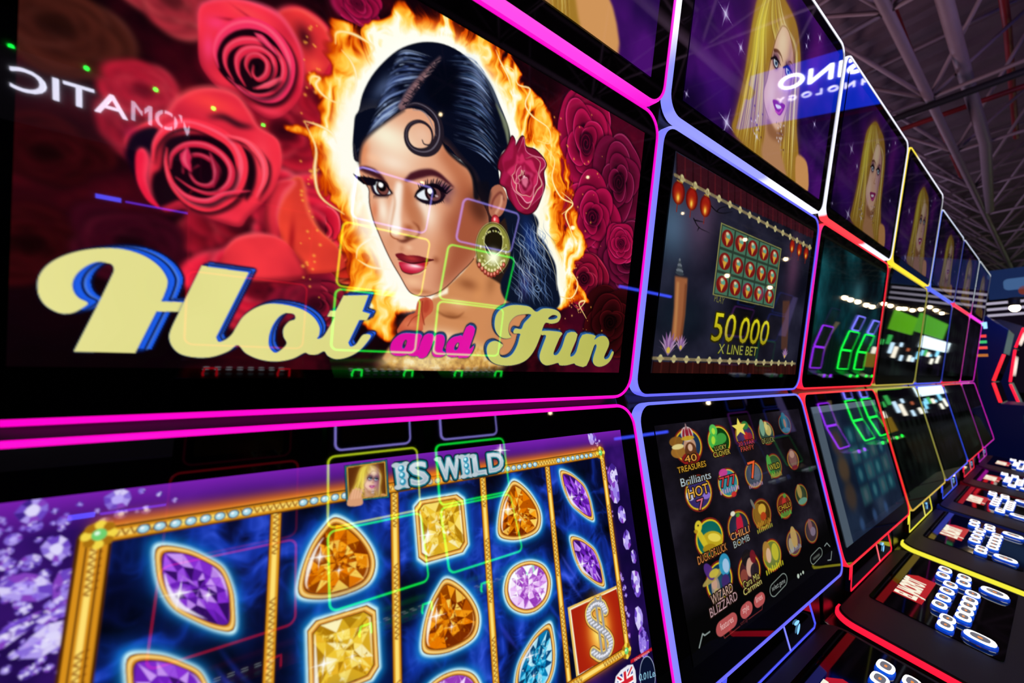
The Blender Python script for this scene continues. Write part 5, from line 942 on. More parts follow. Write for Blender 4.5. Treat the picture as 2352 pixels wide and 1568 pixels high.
def tube(name, pts, r, m, parent=None, n=8):
    P = [np.asarray(p, float) for p in pts]; V = []; F = []
    for i, p in enumerate(P):
        t = (P[min(i+1, len(P)-1)]-P[max(i-1, 0)]); t /= np.linalg.norm(t); a = np.cross(t, [0, 0, 1.]) if abs(t[2]) < .9 else np.cross(t, [1., 0, 0]); a /= np.linalg.norm(a); b = np.cross(t, a)
        for j in range(n): V.append(p+(a*math.cos(2*math.pi*j/n)+b*math.sin(2*math.pi*j/n))*r)
    for i in range(len(P)-1):
        for j in range(n): F.append((i*n+j, i*n+(j+1) % n, (i+1)*n+(j+1) % n, (i+1)*n+j))
    F += [tuple(range(n))[::-1], tuple(range((len(P)-1)*n, len(P)*n))]
    return mk(name, V, F, m, parent, smooth=True)

# ------------------------------------------------------------ pictures
print('painting...')
RU = (.037, .672, .040, .425); RL = (.037, .668, .042, .404); RT = (.036, .668, .032, .402)
A_U1 = art_hot_and_fun(1, 'U', RU, 900, 546)
A_L1 = art_reels(1, 'L', RL, 860, 494)
A_U2 = art_oriental(2, 'U', RU, 420, 330)
A_L2 = art_game_menu(2, 'L', RL, 440, 400)
A_T = art_topper(2, 'T', RT, 380, 240)
A_U3 = art_teal_sky(RU, 160, 100); A_L3 = art_feature_board(RL, 160, 110)
A_I = [art_idle(RU, 80, 50, 51, '0a0c0e', '18241e'), art_idle(RU, 80, 50, 52, '0a0a10', '1c1430')]
A_IL = [art_idle(RL, 80, 50, 53, '0a0e0c', '1a2420'), art_idle(RL, 80, 50, 54, '08080c', '141420')]

# ------------------------------------------------------------ the row of slot machines
def lin(c): return srgb(c)*1.0
def grad(*st):
    xs = [s[0] for s in st]; cs = np.array([lin(s[1]) for s in st]); return lambda t: np.array([np.interp(t, xs, cs[:, i]) for i in range(3)])
def edge_colors(L, R, T, B, w, h):
    def f(u, v):
        d = {'L': u, 'R': w-u, 'T': h-v, 'B': v}; e = min(d, key=d.get)
        return {'L': L, 'R': R, 'T': T, 'B': B}[e]((v/h) if e in 'LR' else (u/w))
    return f
S_ = lambda c: grad((0, c))
PK, BL, RD, YL, WH, MG = 'ff00c6', '6464ff', 'ff1838', 'f0d840', 'f0f0ff', 'e81cd0'
OL, OR, DBL, GD = '8c8a38', 'b03818', '2430a0', '5c5430'
COLS = {
 1: dict(T=(S_(PK), grad((0, PK), (.5, 'ff30e8'), (.6, WH)), S_(WH), grad((0, PK), (.4, 'ff50dc'), (.8, 'ff3cdc'), (1, PK))), U=(S_(PK),)*4, L=(S_(PK),)*4, D=PK),
 2: dict(T=(grad((0, '7c84ff'), (.18, '8c94ff'), (.30, WH)), grad((0, WH), (1, 'a8a8b8')), S_(WH), grad((0, '8c90ff'), (.50, '9ca0ff'), (.54, WH), (1, WH))), U=(S_('787cff'), grad((0, BL), (1, '5c54f0')), grad((0, '9498ff'), (.5, BL)), S_(BL)), L=(S_('7c80ff'), S_(BL), S_('7078ff'), S_(BL)), D='4850ff'),
 3: dict(T=(S_(WH), S_(WH), S_(WH), grad((0, 'ff4048'), (.50, 'ff4048'), (.54, WH))), U=(grad((0, 'ff1848'), (.55, 'f0149c'), (.8, 'c020d0'), (1, 'ff3050')), S_(RD), S_('ff3040'), S_('ff2838')), L=(grad((0, RD), (.35, 'ff1450'), (.5, 'e818a8'), (.62, 'ff1050'), (1, 'ff2838')), S_(RD), S_('ff3038'), S_('f82030')), D='ff1838'),
 4: dict(T=(S_('f4d840'), S_('b0b0b8'), grad((0, YL), (.15, YL), (.25, WH)), S_('f8dc30')), U=(S_('7c1c14'), S_(OL), S_('c8b030'), S_('b0a040')), L=(grad((0, 'c89020'), (.15, 'e83818'), (1, OR)), S_(OL), S_('a8a040'), S_('c8a840')), D='e0d838'),
 5: dict(T=(S_('6080ff'), S_('404050'), S_('d0d8f0'), S_('5068e0')), U=(S_('605828'), S_(DBL), S_('4850e0'), S_('4c58f0')), L=(S_('6c6034'), S_(DBL), S_('4c58e8'), S_('5460ff')), D='3048e0'),
 6: dict(T=(S_('202ca0'), S_('404050'), S_('c8d0e8'), S_('f03050')), U=(S_('181c60'), S_('400818'), S_('e02850'), S_('f02040')), L=(S_('2c44e0'), S_('401020'), S_('e82038'), S_('f02038')), D='e81838'),
 7: dict(T=(grad((0, 'f020c0'), (.2, 'e030c8'), (.25, 'e0f0f8')), S_('505060'), S_('c0c8d0'), S_('e828d8')), U=(grad((0, 'e01cc0'), (1, 'f040d8')), S_(MG), S_(MG), S_('d820c0')), L=(S_('b018b8'), S_(MG), S_(MG), S_('c818b8')), D='b018a8'),
}
BTN = [(.608, -.076), (.552, -.074), (.500, -.053), (.442, -.053), (.383, -.053), (.325, -.053), (.260, -.031), (.218, -.030), (.606, -.036), (.557, -.033), (.500, -.010), (.446, -.010), (.403, -.010), (.360, -.010), (.315, -.010)]
DK_Y0, DK_Z0, DK_SL = .1825, .853, -.166
dk_v = np.array([0, -1, DK_SL]); dk_v /= np.linalg.norm(dk_v); dk_n = np.cross([1, 0, 0], -dk_v); dk_n = dk_n/np.linalg.norm(dk_n)*(1 if np.cross([1, 0, 0], -dk_v)[2] > 0 else -1)
def button_mesh(name, ru, rv, hh, parent=None):
    """raised push button: blue glowing skirt, white lens ring, dark centre with a small lit symbol"""
    n = 20; V = []; F = []; FM = []
    def lay(fu, fv, z):
        a0 = len(V)
        for i in range(n):
            a = 2*math.pi*i/n; c_, s_ = math.cos(a), math.sin(a); p = 3.0; rr = (abs(c_)**p+abs(s_)**p)**(-1/p); V.append((fu*c_*rr, fv*s_*rr, z))
        return a0
    L = [lay(ru*1.12, rv*1.12, 0), lay(ru*1.12, rv*1.12, .004), lay(ru*1.02, rv*1.02, .005), lay(ru, rv, hh*.8), lay(ru*.93, rv*.93, hh), lay(ru*.70, rv*.62, hh), lay(ru*.64, rv*.56, hh-.001), lay(ru*.22, rv*.16, hh-.0005)]
    mi = [0, 0, 1, 2, 2, 3, 3]
    for a in range(len(L)-1):
        for i in range(n): F.append((L[a]+i, L[a]+(i+1) % n, L[a+1]+(i+1) % n, L[a+1]+i)); FM.append(mi[a])
    F.append(tuple(L[-1]+i for i in range(n))); FM.append(4)
    return mk(name, V, F, None, parent, mats=[mat('button_blue_glow', '04103c', .3, emit='0c3cc0', strength=.8), mat('button_blue_skirt', '102060', .3, emit='1058e0', strength=.9), mat('button_white_lens', 'ffffff', .3, emit='ffffff', strength=1.6), mat('button_grey_window', '383840', .15, emit='8c8c98', strength=.6), mat('button_symbol', '804010', .3, emit='f09040', strength=1.0)], fm=FM)
proto = {}
DIM = {1: dict(T=.9, U=1, L=1), 2: dict(T=.75, U=.85, L=.9), 3: dict(T=.36, U=.9, L=.6), 4: dict(T=.24, U=.8, L=.8), 5: dict(T=.17, U=.8, L=.8), 6: dict(T=.13, U=.8, L=.8), 7: dict(T=.12, U=.8, L=.8)}      # viewing-angle dimming of the displays, baked into their emission strength
def place(src_key, builder, parent):
    """first use builds the mesh, later uses copy the object (and share its mesh)"""
    if src_key not in proto: o = builder(); proto[src_key] = o; o.parent = parent; return o
    c = proto[src_key].copy(); COL.objects.link(c); c.parent = parent; return c
def frame_local(p, lift=0, dz_top=0):
    b, t = PAN[p]; o = np.array([0, PRO_Y[b]-.45, PRO_Z[b]]); v = np.array([0, PRO_Y[t]-PRO_Y[b], PRO_Z[t]-PRO_Z[b]]); h = np.linalg.norm(v); v /= h
    return (o, np.array([1., 0, 0]), v, np.cross([1., 0, 0], v)), h
def slot_machine(k, arts, label, deck_glass_text=True):
    root = empty('slot_machine', ((k-2)*PITCH_X, .45, 0)); tag(root, label, 'slot machine', 'slot machines in the long row')
    Yp = [y-.45 for y in PRO_Y]; Z = PRO_Z; e = .020
    low = k >= 5
    prof = [(-.16, 0), (-.16, .77), (-.17, .80), (-.055, .86), (-.055, 1.0), (Yp[5]+e, Z[5]-.006), (Yp[4]+e+.004, Z[4]), (Yp[3]+e+.004, Z[3]), (Yp[2]+e, Z[2]), (Yp[1]+e, Z[1]), (Yp[0]+e, Z[0]-(.05 if low else -.004)), (.02, Z[0]-(.05 if low else -.004)), (.14, 1.85), (.20, 1.3), (.20, 0)]
    place('body%d' % low, lambda: extrude_x('cabinet', prof, .004, PW-.004, M_BODY(), None, .004), root)
    c = COLS[k]
    for p, nm in (('T', 'topper'), ('U', 'upper_monitor'), ('L', 'lower_monitor')):
        fr, h = frame_local(p); hh = h-(.055 if (p == 'T' and low) else 0)
        def bz(): return slab(nm, rrect(PW-.004, hh-.004, .033, 8, .002, .002), fr, .018, M_GLASS())
        bezel = place(nm+str(low and p == 'T'), bz, root)
        art = arts[p]
        if ('disp', id(art)) not in proto: d = display('display', art, fr, bezel); proto[('disp', id(art))] = d
        else: d = proto[('disp', id(art))].copy(); COL.objects.link(d); d.parent = bezel
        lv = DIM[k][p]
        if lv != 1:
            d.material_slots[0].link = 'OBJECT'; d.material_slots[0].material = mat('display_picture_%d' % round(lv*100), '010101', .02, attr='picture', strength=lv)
        if low and p == 'T': d.scale = (1, .87, .87); d.location = (0, .13*Yp[1], .13*Z[1])
        path = densify(rrect(PW, hh, .035, 8), .012)
        ring('led_strip', path, fr, .0062, .0155, M_LED(), bezel, edge_colors(*c[p], PW, hh))
    # mirror-black logo panel under the lower monitor
    fo = (np.array([0, -.069, .889]), np.array([1., 0, 0]), np.array([0, 0, 1.]), np.array([0, -1., 0]))
    pan = place('logo_panel', lambda: slab('logo_panel', [(.165, 0), (.620, 0), (.560, .115), (.215, .115)], fo, .012, M_GLASS()), root); cc = lin(c['D'])*1.1
    ring('led_strip', densify([(.213, .112), (.172, .008), (.172, .002), (.612, .002), (.620, .010), (.566, .112)], .01, False), fo, .005, .004, M_LED(), pan, lambda u, v: cc, False)
    ring('led_divider', densify([(.472, .004), (.420, .112)], .01, False), fo, .005, .004, M_LED(), pan, lambda u, v: cc*.9+.15, False)
    def glyph():
        V = []; F = []
        for (a, b, ra, rb, rot) in ((.508, .050, .014, .0045, -.1), (.516, .034, .012, .006, .8)):
            s0 = len(V)
            for i in range(16):
                t = i*math.pi/8; x_, y_ = ra*math.cos(t), rb*math.sin(t); q = fo[0]+fo[1]*(a+x_*math.cos(rot)-y_*math.sin(rot))+fo[2]*(b+x_*math.sin(rot)+y_*math.cos(rot))+fo[3]*.002; V.append(q)
            F.append(tuple(range(s0, s0+16)))
        return mk('logo', V, F, mat('logo_glow', '101030', .4, emit='80c8ff', strength=1.3))
    place('logo', glyph, pan)
    # button deck
    o0 = np.array([0, DK_Y0-.45, DK_Z0]); fd = (o0, np.array([1., 0, 0]), -dk_v, dk_n)      # v grows towards the machine
    def deck():
        return slab('button_deck', rrect(.665, .46, .045, 8, .028, -.26), fd, .045, M_DECK(), None, 0, .003)
    dk = place('deck', deck, root)
    dc = lin(c['D'])*1.1
    rp = rrect(.671, .466, .048, 10, .025, -.263); rp = densify(rp, .012); m0 = np.argmin(np.hypot(rp[:, 0]-.16, rp[:, 1]-.203)); rp = np.roll(rp, -m0, 0)      # leave the strip open at the back
    keep = rp[[not ((q[1] > .198 and q[0] > .09) or q[0] > .66) for q in rp]]
    st = np.argmax([np.linalg.norm(keep[i]-keep[i-1]) for i in range(len(keep))]); keep = np.roll(keep, -st, 0)
    ring('led_strip', keep, (o0-dk_n*.006, fd[1], fd[2], fd[3]), .007, .012, M_LED(), dk, lambda u, v: dc*(1 if k < 5 else .06), False)
    place('glass', lambda: slab('touch_glass', rrect(.478, .235, .012, 5, .200, -.064), fd, .003, mat('deck_touch_glass', '020203', .04), None, .002), dk)
    def redbox():
        V = []; F = []
        P_ = [(.30, .082), (.497, .080), (.497, .118), (.470, .137), (.30, .140)]
        V = [o0+fd[1]*a+fd[2]*b+dk_n*.0026 for a, b in P_]; return mk('jackpot_label', V, [tuple(range(len(V)))], mat('label_red', '500008', .3, emit='b80c18', strength=.9))
    place('redbox', redbox, dk)
    place('label_text', lambda: text_mesh('label_lettering', 'EL JACKPOT', o0+fd[1]*.308+fd[2]*.096+dk_n*.0030, fd[1], fd[2], .042, mat('label_white', 'a0a090', .4, emit='f0f0d8', strength=1.0), None, .0006, .150, .028), dk)
    place('info', lambda: text_mesh('info_lettering', 'HELP', o0+fd[1]*.225+fd[2]*.090+dk_n*.0030, fd[2]*-1, fd[1], .010, mat('label_dim', '403c30', .4, emit='988c70', strength=.6), None, .0004, .04), dk) if False else None
    for i, (bu, bv) in enumerate(BTN):
        key = 'btn'
        if key not in proto: b = button_mesh('button', .0200, .0140, .014); proto[key] = b
        else: b = proto[key].copy(); COL.objects.link(b)
        b.parent = dk; Mx = Matrix((( *fd[1], ), ( *(-dk_v), ), ( *dk_n, ))).transposed().to_4x4(); q = o0+fd[1]*bu-fd[2]*bv+dk_n*.003; Mx.translation = Vector(q); b.matrix_local = Mx
    for bu, bv in ((.591, .024), (.243, .024)):
        if 'btn2' not in proto: b = button_mesh('play_button', .021, .026, .011); proto['btn2'] = b
        else: b = proto['btn2'].copy(); COL.objects.link(b)
        b.parent = dk; Mx = Matrix((( *fd[1], ), ( *(-dk_v), ), ( *dk_n, ))).transposed().to_4x4(); q = o0+fd[1]*bu-fd[2]*bv+dk_n*.003; Mx.translation = Vector(q); b.matrix_local = Mx
    return root
LB = {1: 'nearest slot machine, magenta light strips, woman with roses above and gem reels below', 2: 'slot machine with blue light strips, red lantern game above and round game icons below',
      3: 'slot machine outlined in red light strips, teal sky above and grey-blue board below', 4: 'slot machine with yellow light strip round its topper, right of the red-lit machine',
      5: 'slot machine with blue-lit topper strip, between the yellow-lit and the far red-lit machine', 6: 'small-looking far slot machine with red light along its monitors, left of the last magenta one', 7: 'last slot machine of the long row, magenta strips and white-lit topper edge'}
ART = {1: dict(T=A_T, U=A_U1, L=A_L1), 2: dict(T=A_T, U=A_U2, L=A_L2), 3: dict(T=A_T, U=A_U3, L=A_L3), 4: dict(T=A_T, U=A_I[0], L=A_IL[0]), 5: dict(T=A_T, U=A_I[1], L=A_IL[1]), 6: dict(T=A_T, U=A_I[0], L=A_IL[0]), 7: dict(T=A_T, U=A_I[1], L=A_IL[1])}
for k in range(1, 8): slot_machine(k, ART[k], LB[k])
print('row built')
# ------------------------------------------------------------ the hall
def structure(o): o['kind'] = 'structure'; return o
structure(box('floor', (-14, -26, -.1), (60, 12, 0), mat('hall_carpet', '1a0e14', .95, bump=.3, bscale=60, var=.4)))
def roof():
    m = mat('corrugated_roof', '5a4a50', .7, bump=.2, bscale=8, var=.25); V = []; F = []; n = 0; x = -14.
    while x < 60:
        for y in (-26, 12): V.append((x, y, 8.4+(.10 if n % 4 in (0, 1) else 0)))
        x += .14 if n % 2 else .22; n += 1
    for i in range(n-1): F.append((2*i, 2*i+1, 2*i+3, 2*i+2))
    return mk('ceiling', V, F, m)
structure(roof())
M_ST = mat('painted_steel', '8c7c82', .55, var=.12, bscale=5); M_RP = mat('red_pipe_paint', '7c1418', .5); M_DP = mat('dark_duct', '1a181c', .6)
ZL, ZU = 6.2, 8.0
def girder(i, y):
    root = empty('roof_truss', (0, y, ZL)); xs = [6.0+2.7*j-.0 for j in range(-5, 15)]
    tube('bottom_chord', [(xs[0], 0, 0), (xs[-1], 0, 0)], .06 if i != 3 else .10, M_ST, root)
    tube('top_chord', [(xs[0]-1.35, 1.35, ZU-ZL), (xs[-1], 1.35, ZU-ZL)], .045, M_ST, root)
    V = []; 
    segs = []
    for x in xs[:-1]:
        for dx in (-1.35, 1.35):
            for dy in (-1.35, 1.35): segs.append(((x, 0, 0), (x+dx, dy, ZU-ZL)))
        segs.append(((x, 0, 0), (x, 2.7, 0))); segs.append(((x+1.35, 1.35, ZU-ZL), (x+1.35, -1.35, ZU-ZL)))
    allv = []; allf = []
    for a, b in segs:
        t = tube('tmp', [a, b], .032, M_ST, None, 6); base = len(allv); allv += [tuple(v.co) for v in t.data.vertices]; allf += [tuple(base+j for j in p.vertices) for p in t.data.polygons]
        me = t.data; bpy.data.objects.remove(t); bpy.data.meshes.remove(me)
    mk('web_bars', allv, allf, M_ST, root, smooth=True)
    tag(root, 'grey steel tube roof truss of the space frame over the hall', 'roof truss', 'space frame trusses under the roof')
for i, y in enumerate([-12.5, -9.8, -7.1, -4.4, -1.7, 1.0, 3.7, 6.4, 9.1]): girder(i, y)
for pts, r_, m_, lb, ct in (
    ([(5.5, 1.15, 7.5), (8.7, 1.2, 7.3), (16, 1.3, 7.2)], .05, M_RP, 'red sprinkler pipe running along the hall under the roof', 'pipe'),
    ([(10.1, 6, 6.6), (10.35, .9, 6.6), (10.8, -6, 6.6)], .05, M_RP, 'red sprinkler pipe crossing the hall below the steel nodes', 'pipe'),
    ([(6.9, .16, 7.5), (9.8, .17, 7.5), (15, .3, 7.5)], .05, M_RP, 'short red pipe nearest the aisle under the roof', 'pipe'),
    ([(8.6, 5, 6.05), (8.65, 1.3, 6.05), (9.1, -5, 6.05)], .06, M_DP, 'dark cable tray crossing in front of the trusses', 'cable tray'),
    ([(6.4, .62, 6.9), (9, .62, 6.55), (11.4, .6, 6.2), (16.5, .9, 6.2)], .085, M_ST, 'thick grey steel beam sloping to the first truss node', 'beam')):
    o = tube('sprinkler_pipe' if 'pipe' in ct else ct.replace(' ', '_'), pts, r_, m_); tag(o, lb, ct)
# ---- machines across the aisle (seen mirrored in the glass)
def facing_machine(x0, w, cols, label, y=-2.4, tw=.58, glow=None, ledw=.016, gain=1.):
    root = empty('slot_machine', (x0, y, 0)); tag(root, label, 'slot machine', 'slot machines across the aisle')
    prof = [(.30, 0), (.30, .60), (.34, .66), (.10, .70), (.0, .76), (.03, .80), (-.02, 1.29), (.02, 1.80), (.06, 2.21), (-.12, 2.22), (-.30, 1.6), (-.34, 0)]
    extrude_x('cabinet', prof, 0, w, M_BODY(), root, .006)
    def fr(z0, z1, y0, y1, x=0.):
        v = np.array([0, y1-y0, z1-z0]); h = np.linalg.norm(v); v /= h; u = np.array([-1., 0, 0]); return (np.array([w-x, y0+.022, z0]), u, v, np.cross(u, v)), h
    for nm, z0, z1, y0, y1, ww, col in (('lower_monitor', .80, 1.275, .03, -.02, w-.02, cols[2]), ('upper_monitor', 1.30, 1.785, -.02, .02, w-.02, cols[1]), ('topper', 1.83, 2.19, .02, .06, tw, cols[0])):
        f, h = fr(z0, z1, y0, y1, (w-ww)/2)
        b = slab(nm, rrect(ww, h, .04, 6), f, .03, M_GLASS(), root); d = slab('display', rrect(ww-.09, h-.09, .004, 2, .045, .045), f, .002, glow or mat('dim_game_picture', '020202', .1, emit='2c1c08', strength=.5), b, .002)
        ring('led_strip', densify(rrect(ww, h, .045, 6), .03), f, ledw, .012, M_LEDB(), b, lambda u, v, c_=lin(col)*gain: c_)
    f = (np.array([w, .31, .63]), np.array([-1., 0, 0]), np.array([0, 0, 1.]), np.array([0, 1., 0]))
    for ux in (.10, w-.20): ring('led_loop', densify([(ux, .0), (ux+.06, 0), (ux+.07, .05), (ux+.06, .085), (ux, .085)], .02), f, .011, .01, M_LEDB(), root, lambda u, v, c_=lin(cols[2])*gain: c_)
    V = []; F = []
    for i in range(8):
        for j in (0, 1):
            s0 = len(V); cx, cy = w*.2+i*w*.085, .20+j*.05
            for a in range(10): V.append((cx+.018*math.cos(a*.628), cy+.013*math.sin(a*.628), .6905+(.30-cy)*-.0+.0))
            F.append(tuple(range(s0, s0+10)))
    o = mk('button_row', V, F, mat('button_row_white', 'ffffff', .4, emit='e0f0ff', strength=2.5), root)
    return root
GR, LI, RDD, PU = '10ff40', '8c80e0', 'ff1018', 'a020ff'
facing_machine(-.925, .70, ('200008', '600410', 'c00818'), 'slot machine across the aisle with dim red light strips')
facing_machine(-.045, .70, (LI, 'c8e020', GR), 'green-lit slot machine across the aisle, next to the dim red one', gain=1.9)
facing_machine(.81, .72, (LI, GR, GR), 'green-lit slot machine across the aisle with lilac topper strip, second of the near green pair', gain=1.9)
facing_machine(11.75, .85, ('7c78ff', GR, GR), 'green-lit slot machine far down the aisle, first of the far green pair')
facing_machine(13.1, .85, ('7c78ff', GR, GR), 'green-lit slot machine far down the aisle, second of the far green pair')
facing_machine(9.9, .70, ('100420', '9020e8', '9020e8'), 'purple-lit slot machine across the aisle, before the far green pair')
facing_machine(5.9, .70, ('081040', '381048', '101838'), 'slot machine with very faint violet light strips across the middle of the aisle')
facing_machine(7.2, .70, ('081038', '0c1040', '083818'), 'dark slot machine between the faint violet and the bright purple one across the aisle')
# ---- signs and lamps of the far stands behind the photographer
def sign_bar(name, a, b, zt, h, col, st, label, th=.05):
    o = box(name, (min(a[0], b[0]), min(a[1], b[1])-th, zt-h), (max(a[0], b[0]), max(a[1], b[1]), zt), mat('bar_'+col+str(st), '101010', .5, emit=col, strength=st)); return tag(o, label, 'light bar')
sr = empty('stand_sign', (-.8, -2.70, 2.0)); tag(sr, 'white glowing NOVOMATIC letters on a dark grey stand fascia', 'sign')
for px_ in (-1.1, .15): tube('post', [(px_, -.14, -2.0), (px_, -.14, .27)], .02, M_DP, sr)
box('fascia', (-1.2, -.14, -.03), (.25, -.03, .34), mat('sign_fascia', '2c2830', .6, emit='3c3440', strength=1.0), sr)
text_mesh('lettering', 'ATIC', (-.462, -.02, .130), (-1, 0, 0), (0, 0, 1), (.120), mat('sign_white_glow', 'ffffff', .5, emit='e8e8ff', strength=24), sr, .008, .465, .0)
text_mesh('lettering', 'NOVOM', (.085, -.02, .138), (-1, 0, 0), (0, 0, 1), .112, mat('sign_white_glow_soft', 'ffffff', .5, emit='e0e0ff', strength=12), sr, .008, .53, .0)
for j in range(1, 12): box('slat', (-.44+.047*j, -.012, .115), (-.44+.047*j+.008, -.006, .262), mat('sign_slat', '0c0c10', .6), sr)
sign_bar('light_bar', (-1.38, -2.62, 0), (-1.28, -2.62, 0), 1.650, .026, '4450ff', 22, 'short blue light bar below the white letters')
sign_bar('light_bar', (-1.25, -2.62, 0), (-.93, -2.62, 0), 1.640, .011, '6c38ff', 12, 'long thin violet light bar beside the short blue one')
sign_bar('light_bar', (5.0, -4, 0), (6.6, -4, 0), 1.80, .045, '3c50ff', 14, 'blue light bar across the aisle behind the violet machine')
sign_bar('light_bar', (8.7, -4, 0), (10.0, -4, 0), 1.92, .05, '5c68ff', 14, 'blue light bar further down the aisle before the green pair')
cs = empty('hanging_sign', (8, -4.2, 5.6)); tag(cs, 'blue hanging sign with white words CASINO TECHNOLOGY', 'sign')
V_ = [(0, 0, 0), (0, 3.4, 0), (0, 3.4, 1.0), (0, 0, 1.0)]
box('board', (0, -.3, -.05), (.1, 3.1, 1.0), mat('sign_blue_board', '0418a0', .5, emit='0428b8', strength=3.5), cs)
text_mesh('lettering', 'CASINO', (-.02, 2.55, .52), (0, -1, 0), (0, 0, 1), .27, mat('sign_white_glow2', 'ffffff', .5, emit='f0f0ff', strength=9), cs, .02, 2.2, .0, .12)
text_mesh('lettering', 'TECHNOLOGY', (-.02, 2.5, .28), (0, -1, 0), (0, 0, 1), .095, mat('sign_white_glow3', 'ffffff', .5, emit='e0e0ff', strength=4), cs, .02, 2.1, 0, .12, 1.6)
# warm and white lamps hung over the far stands
def lamp_proto():
    bm = bmesh.new(); bmesh.ops.create_uvsphere(bm, u_segments=12, v_segments=8, radius=.5); me = bpy.data.meshes.new('bulb'); bm.to_mesh(me); bm.free(); me.materials.append(mat('lamp_warm_glow', 'ffffff', .5, emit='ffe0b0', strength=45)); return me
LM = lamp_proto()
def lamp(p, r_, label, group=None):
    root = empty('spot_lamp', p); tag(root, label, 'lamp', group)
    b = bpy.data.objects.new('bulb', LM); COL.objects.link(b); b.parent = root; b.scale = (2*r_,)*3
    tube('housing', [(0, 0, r_*.6), (0, 0, r_*3)], r_*1.1, M_DP, root)
for p, r_ in (((6.95, -21.68, 5.8), .11), ((18.4, -21.3, 5.8), .13), ((42.0, -21.8, 5.8), .2), ((51.0, -21.1, 5.8), .2), ((3.62, -10.86, 5.8), .045), ((9.75, -10.93, 5.8), .045), ((15.5, -10.5, 5.8), .045), ((21.4, -10.43, 5.8), .08), ((27.6, -10.73, 5.8), .1)):
    lamp(p, r_, 'warm white spot lamp hung under the roof of the far hall', 'spot lamps under the far roof')
for x, z in ((16.46, 2.95), (17.09, 2.95), (17.93, 2.97), (19.03, 2.97), (19.78, 2.98), (21.2, 3.26), (22.2, 3.28), (23.7, 3.32), (24.6, 3.4), (26.1, 3.48), (27.7, 3.69), (29.4, 3.99), (31.2, 4.0), (33.0, 4.0)):
    lamp((x, -4, z), .075, 'white lamp in the long line of lamps over the far stands', 'line of lamps over the far stands')
M_SC = lambda n_, c_, s_: mat(n_, '080808', .5, emit=c_, strength=s_)
tag(box('banner', (24.0, -4.2, 2.35), (28.4, -4.1, 3.25), M_SC('banner_green', '58a818', 2.2)), 'lime green lit banner over the far stands', 'banner')
tag(box('banner', (29.0, -4.2, 2.60), (37.0, -4.1, 3.6), M_SC('banner_green2', '4c9c28', 2.2)), 'second, longer lime green banner further down the hall', 'banner')
tag(box('video_wall', (31.5, -4.2, 1.82), (40.3, -4.1, 2.5), M_SC('wall_screen', 'd8f0f8', 3.2)), 'pale white-blue video wall below the green banner', 'screen')
tag(box('partition', (10.8, -4.2, 1.3), (12.95, -4.1, 2.5), M_SC('lilac_panel', '5c5088', 1.6)), 'lilac lit partition behind the far green machines', 'partition')
tag(box('counter', (19, -4.4, .5), (23, -4.0, 1.1), M_SC('counter_gold', 'a88420', 1.2)), 'low counter with warm yellow front in the far aisle', 'counter')
tag(box('poster_stand', (16.2, -4.3, .9), (18.6, -4.2, 2.1), M_SC('beige_panel', '907850', 1.3)), 'tall beige poster stand in the far aisle', 'stand')
r9 = np.random.RandomState(12)
for i in range(26):
    x = 17+1.0*i; z = .8+r9.rand()*.9; w_ = .22+.3*r9.rand(); col = ['f4f8ff', '80d0f0', 'f0f0e0', '30a048', 'f4ecd8', 'c8e8ff', 'a05030'][r9.randint(7)]
    tag(box('display_screen', (x, -4.7, z), (x+w_, -4.62, z+w_*(.6+.9*r9.rand())), M_SC('far_screen_'+col, col, 3.)), 'small lit screen on one of the far stands', 'screen', 'lit screens on the far stands')
# ---- end of the hall beyond the row
def end_machine(x, led, prof, col, label, lit=True):
    root = empty('slot_machine', (x, .3, 0)); tag(root, label, 'slot machine', 'slot machines beyond the row')
    pr = [(y-.3, z) for y, z in prof]; led = [(y-.3, z) for y, z in led]
    extrude_x('cabinet', pr, 0, .7, mat('navy_cabinet', '0c1650', .35, emit='040830', strength=.5), root, .006)  # faint emission stands in for blue light falling on the cabinet
    for a, b in zip(led[:-1], led[1:]):
        d = np.array(b)-a; a = np.array(a)+d*.04; b = np.array(b)-d*.04
        tube('led_strip', [(-.008, a[0]-.006, a[1]), (-.008, b[0]-.006, b[1])], .011, mat('led_'+col, '101010', .4, emit=col, strength=1.5), root, 8)
    for nm, a, b in zip(('upper_monitor', 'lower_monitor'), led[:-1], led[1:]):
        v = np.array([0, a[0]-b[0], a[1]-b[1]]); h = np.linalg.norm(v); v /= h; f = (np.array([0, b[0]-.012, b[1]]), np.array([1., 0, 0]), v, np.cross([1., 0, 0], v))
        s_ = slab(nm, rrect(.68, h*.96, .02, 3, .01, h*.02), f, .012, M_GLASS(), root)
        for i in range(5 if lit else 0):
            V = [f[0]+f[1]*(.12+.11*i+.045*math.cos(t))+f[2]*(h*.5+h*.3*math.sin(t))+f[3]*.002 for t in np.arange(16)*math.pi/8]; mk('lit_game_symbol', V, [tuple(range(16))], mat('far_game_picture', '201010', .4, emit='f8e4d8', strength=1.1), s_)
    return root
P1 = [(.23, 0), (.23, 1.15), (.20, 1.20), (.22, 1.24), (.35, 1.245), (.392, 1.449), (.309, 1.72), (.265, 1.94), (.39, 2.09), (.80, 2.15), (.95, 0)]
end_machine(5.3, [(.309, 1.72), (.392, 1.449), (.358, 1.25)], P1, 'ff2430', 'dark navy slot machine seen side-on with a bent red light strip, beyond the row', False)
P2 = [(.20, 0), (.20, 1.08), (.17, 1.12), (.32, 1.165), (.379, 1.421), (.315, 1.839), (.237, 2.10), (.40, 2.2), (.80, 2.2), (.95, 0)]
end_machine(7.0, [(.237, 2.09), (.315, 1.839), (.379, 1.421), (.325, 1.17)], P2, 'ff1838', 'slot machine with bright pale game pictures behind the navy one, at the picture edge')
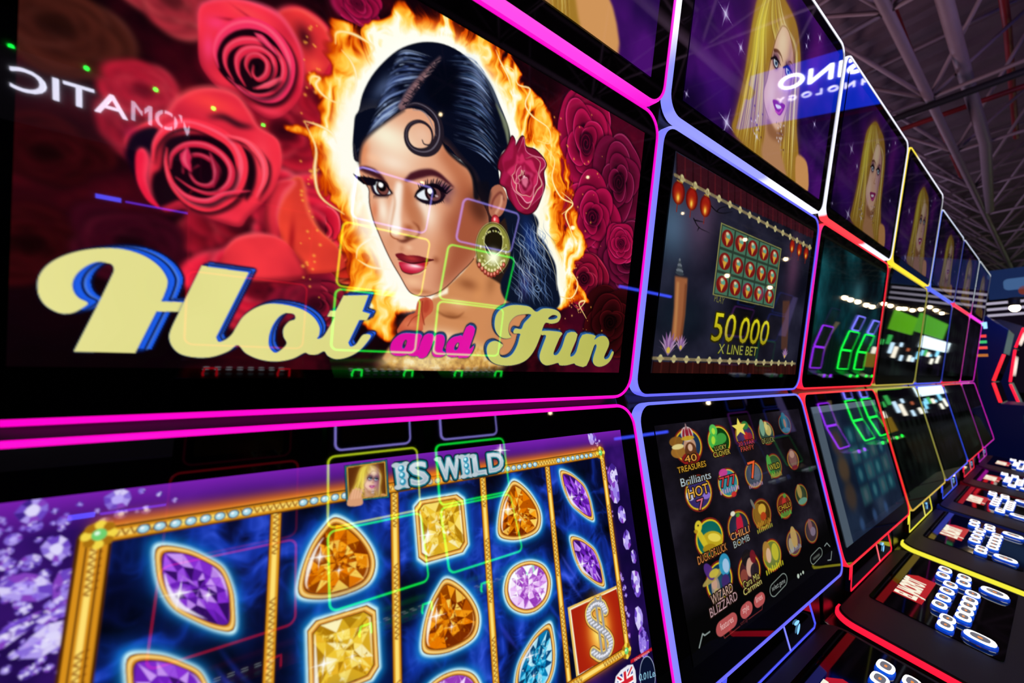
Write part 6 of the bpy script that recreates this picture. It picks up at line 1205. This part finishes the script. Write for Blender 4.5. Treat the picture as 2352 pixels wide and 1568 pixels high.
o = box('stand_banner', (10.25, -1.6, 2.87), (10.33, .67, 3.38), mat('banner_blue_picture', '101c40', .5, emit='1c3468', strength=.5)); tag(o, 'blue picture banner hanging above the far end of the row', 'banner')
for j, (y0, y1, z0, z1, c_) in enumerate(((.2, .5, 3.0, 3.2, '5078b0'), (.0, .35, 2.9, 3.05, '8c3c30'), (-.4, .1, 3.05, 3.3, '406098'))): slab('printed_shape', rrect(y1-y0, z1-z0, .06, 5), (np.array([10.25, y1, z0]), np.array([0, -1., 0]), np.array([0, 0, 1.]), np.array([-1., 0, 0])), .004, M_SC('banner_print%d' % j, c_, .6), o, .003)
for i in range(3): tag(box('light_tube', (10.0, -1.5, 2.54+i*.105), (10.05, .69, 2.575+i*.105), M_SC('tube_white_soft', 'd0c8e0', .7)), 'pale lit tube, one of three stacked under the blue banner', 'tube light', 'pale tubes under the blue banner')
lamp((5.75, .236, 2.19), .035, 'glaring white lamp at the right edge above the navy slot machine')
sg = empty('small_sign', (4.62, .40, 1.65)); tag(sg, 'small glowing sign stack beside the far magenta machine, blue-white on top', 'sign')
for y_, z_, w_, h_ in ((-.03, .285, .05, .03), (.02, .265, .06, .018), (-.045, .26, .02, .025)): box('blue_glow_letter', (0, y_-w_/2, z_), (.01, y_+w_/2, z_+h_), mat('sign_cyan', '204060', .5, emit='90c8ff', strength=1.6), sg)
for j, (z, col) in enumerate(((.185, 'ff4848'), (.135, '40c878'), (.085, 'ff5048'), (.02, 'c07030'))): box('light_row', (0, -.045, z), (.01, .045, z+.022), M_SC('row_'+col, col, 1.0), sg)
tube('post', [(.02, .03, -1.65), (.02, .03, .30)], .008, M_DP, sg)
area_light('navy_side_fill', (4.95, .0, 2.3), .2, 3.0, (.1, .2, 1), (0, math.radians(-60), 0))  # added blue fill, no fixture, brightens the navy cabinet side
for x, y, z in ((-6.9, -18.26, 5.5), (-5.3, -17.98, 5.5), (-3.69, -17.9, 5.5), (-2.17, -17.98, 5.5), (-.67, -18.18, 5.5)):
    root = empty('effect_lamp', (x, y, z)); tag(root, 'small green effect lamp on the far ceiling line', 'lamp', 'green effect lamps over the far hall')
    b = bpy.data.objects.new('bulb', LM); COL.objects.link(b); b.parent = root; b.scale = (.12, .12, .12); b.material_slots[0].link = 'OBJECT'; b.material_slots[0].material = mat('lamp_green_glow', '103010', .5, emit='10ff40', strength=60)
    tube('housing', [(0, 0, .05), (0, 0, .25)], .06, M_DP, root)
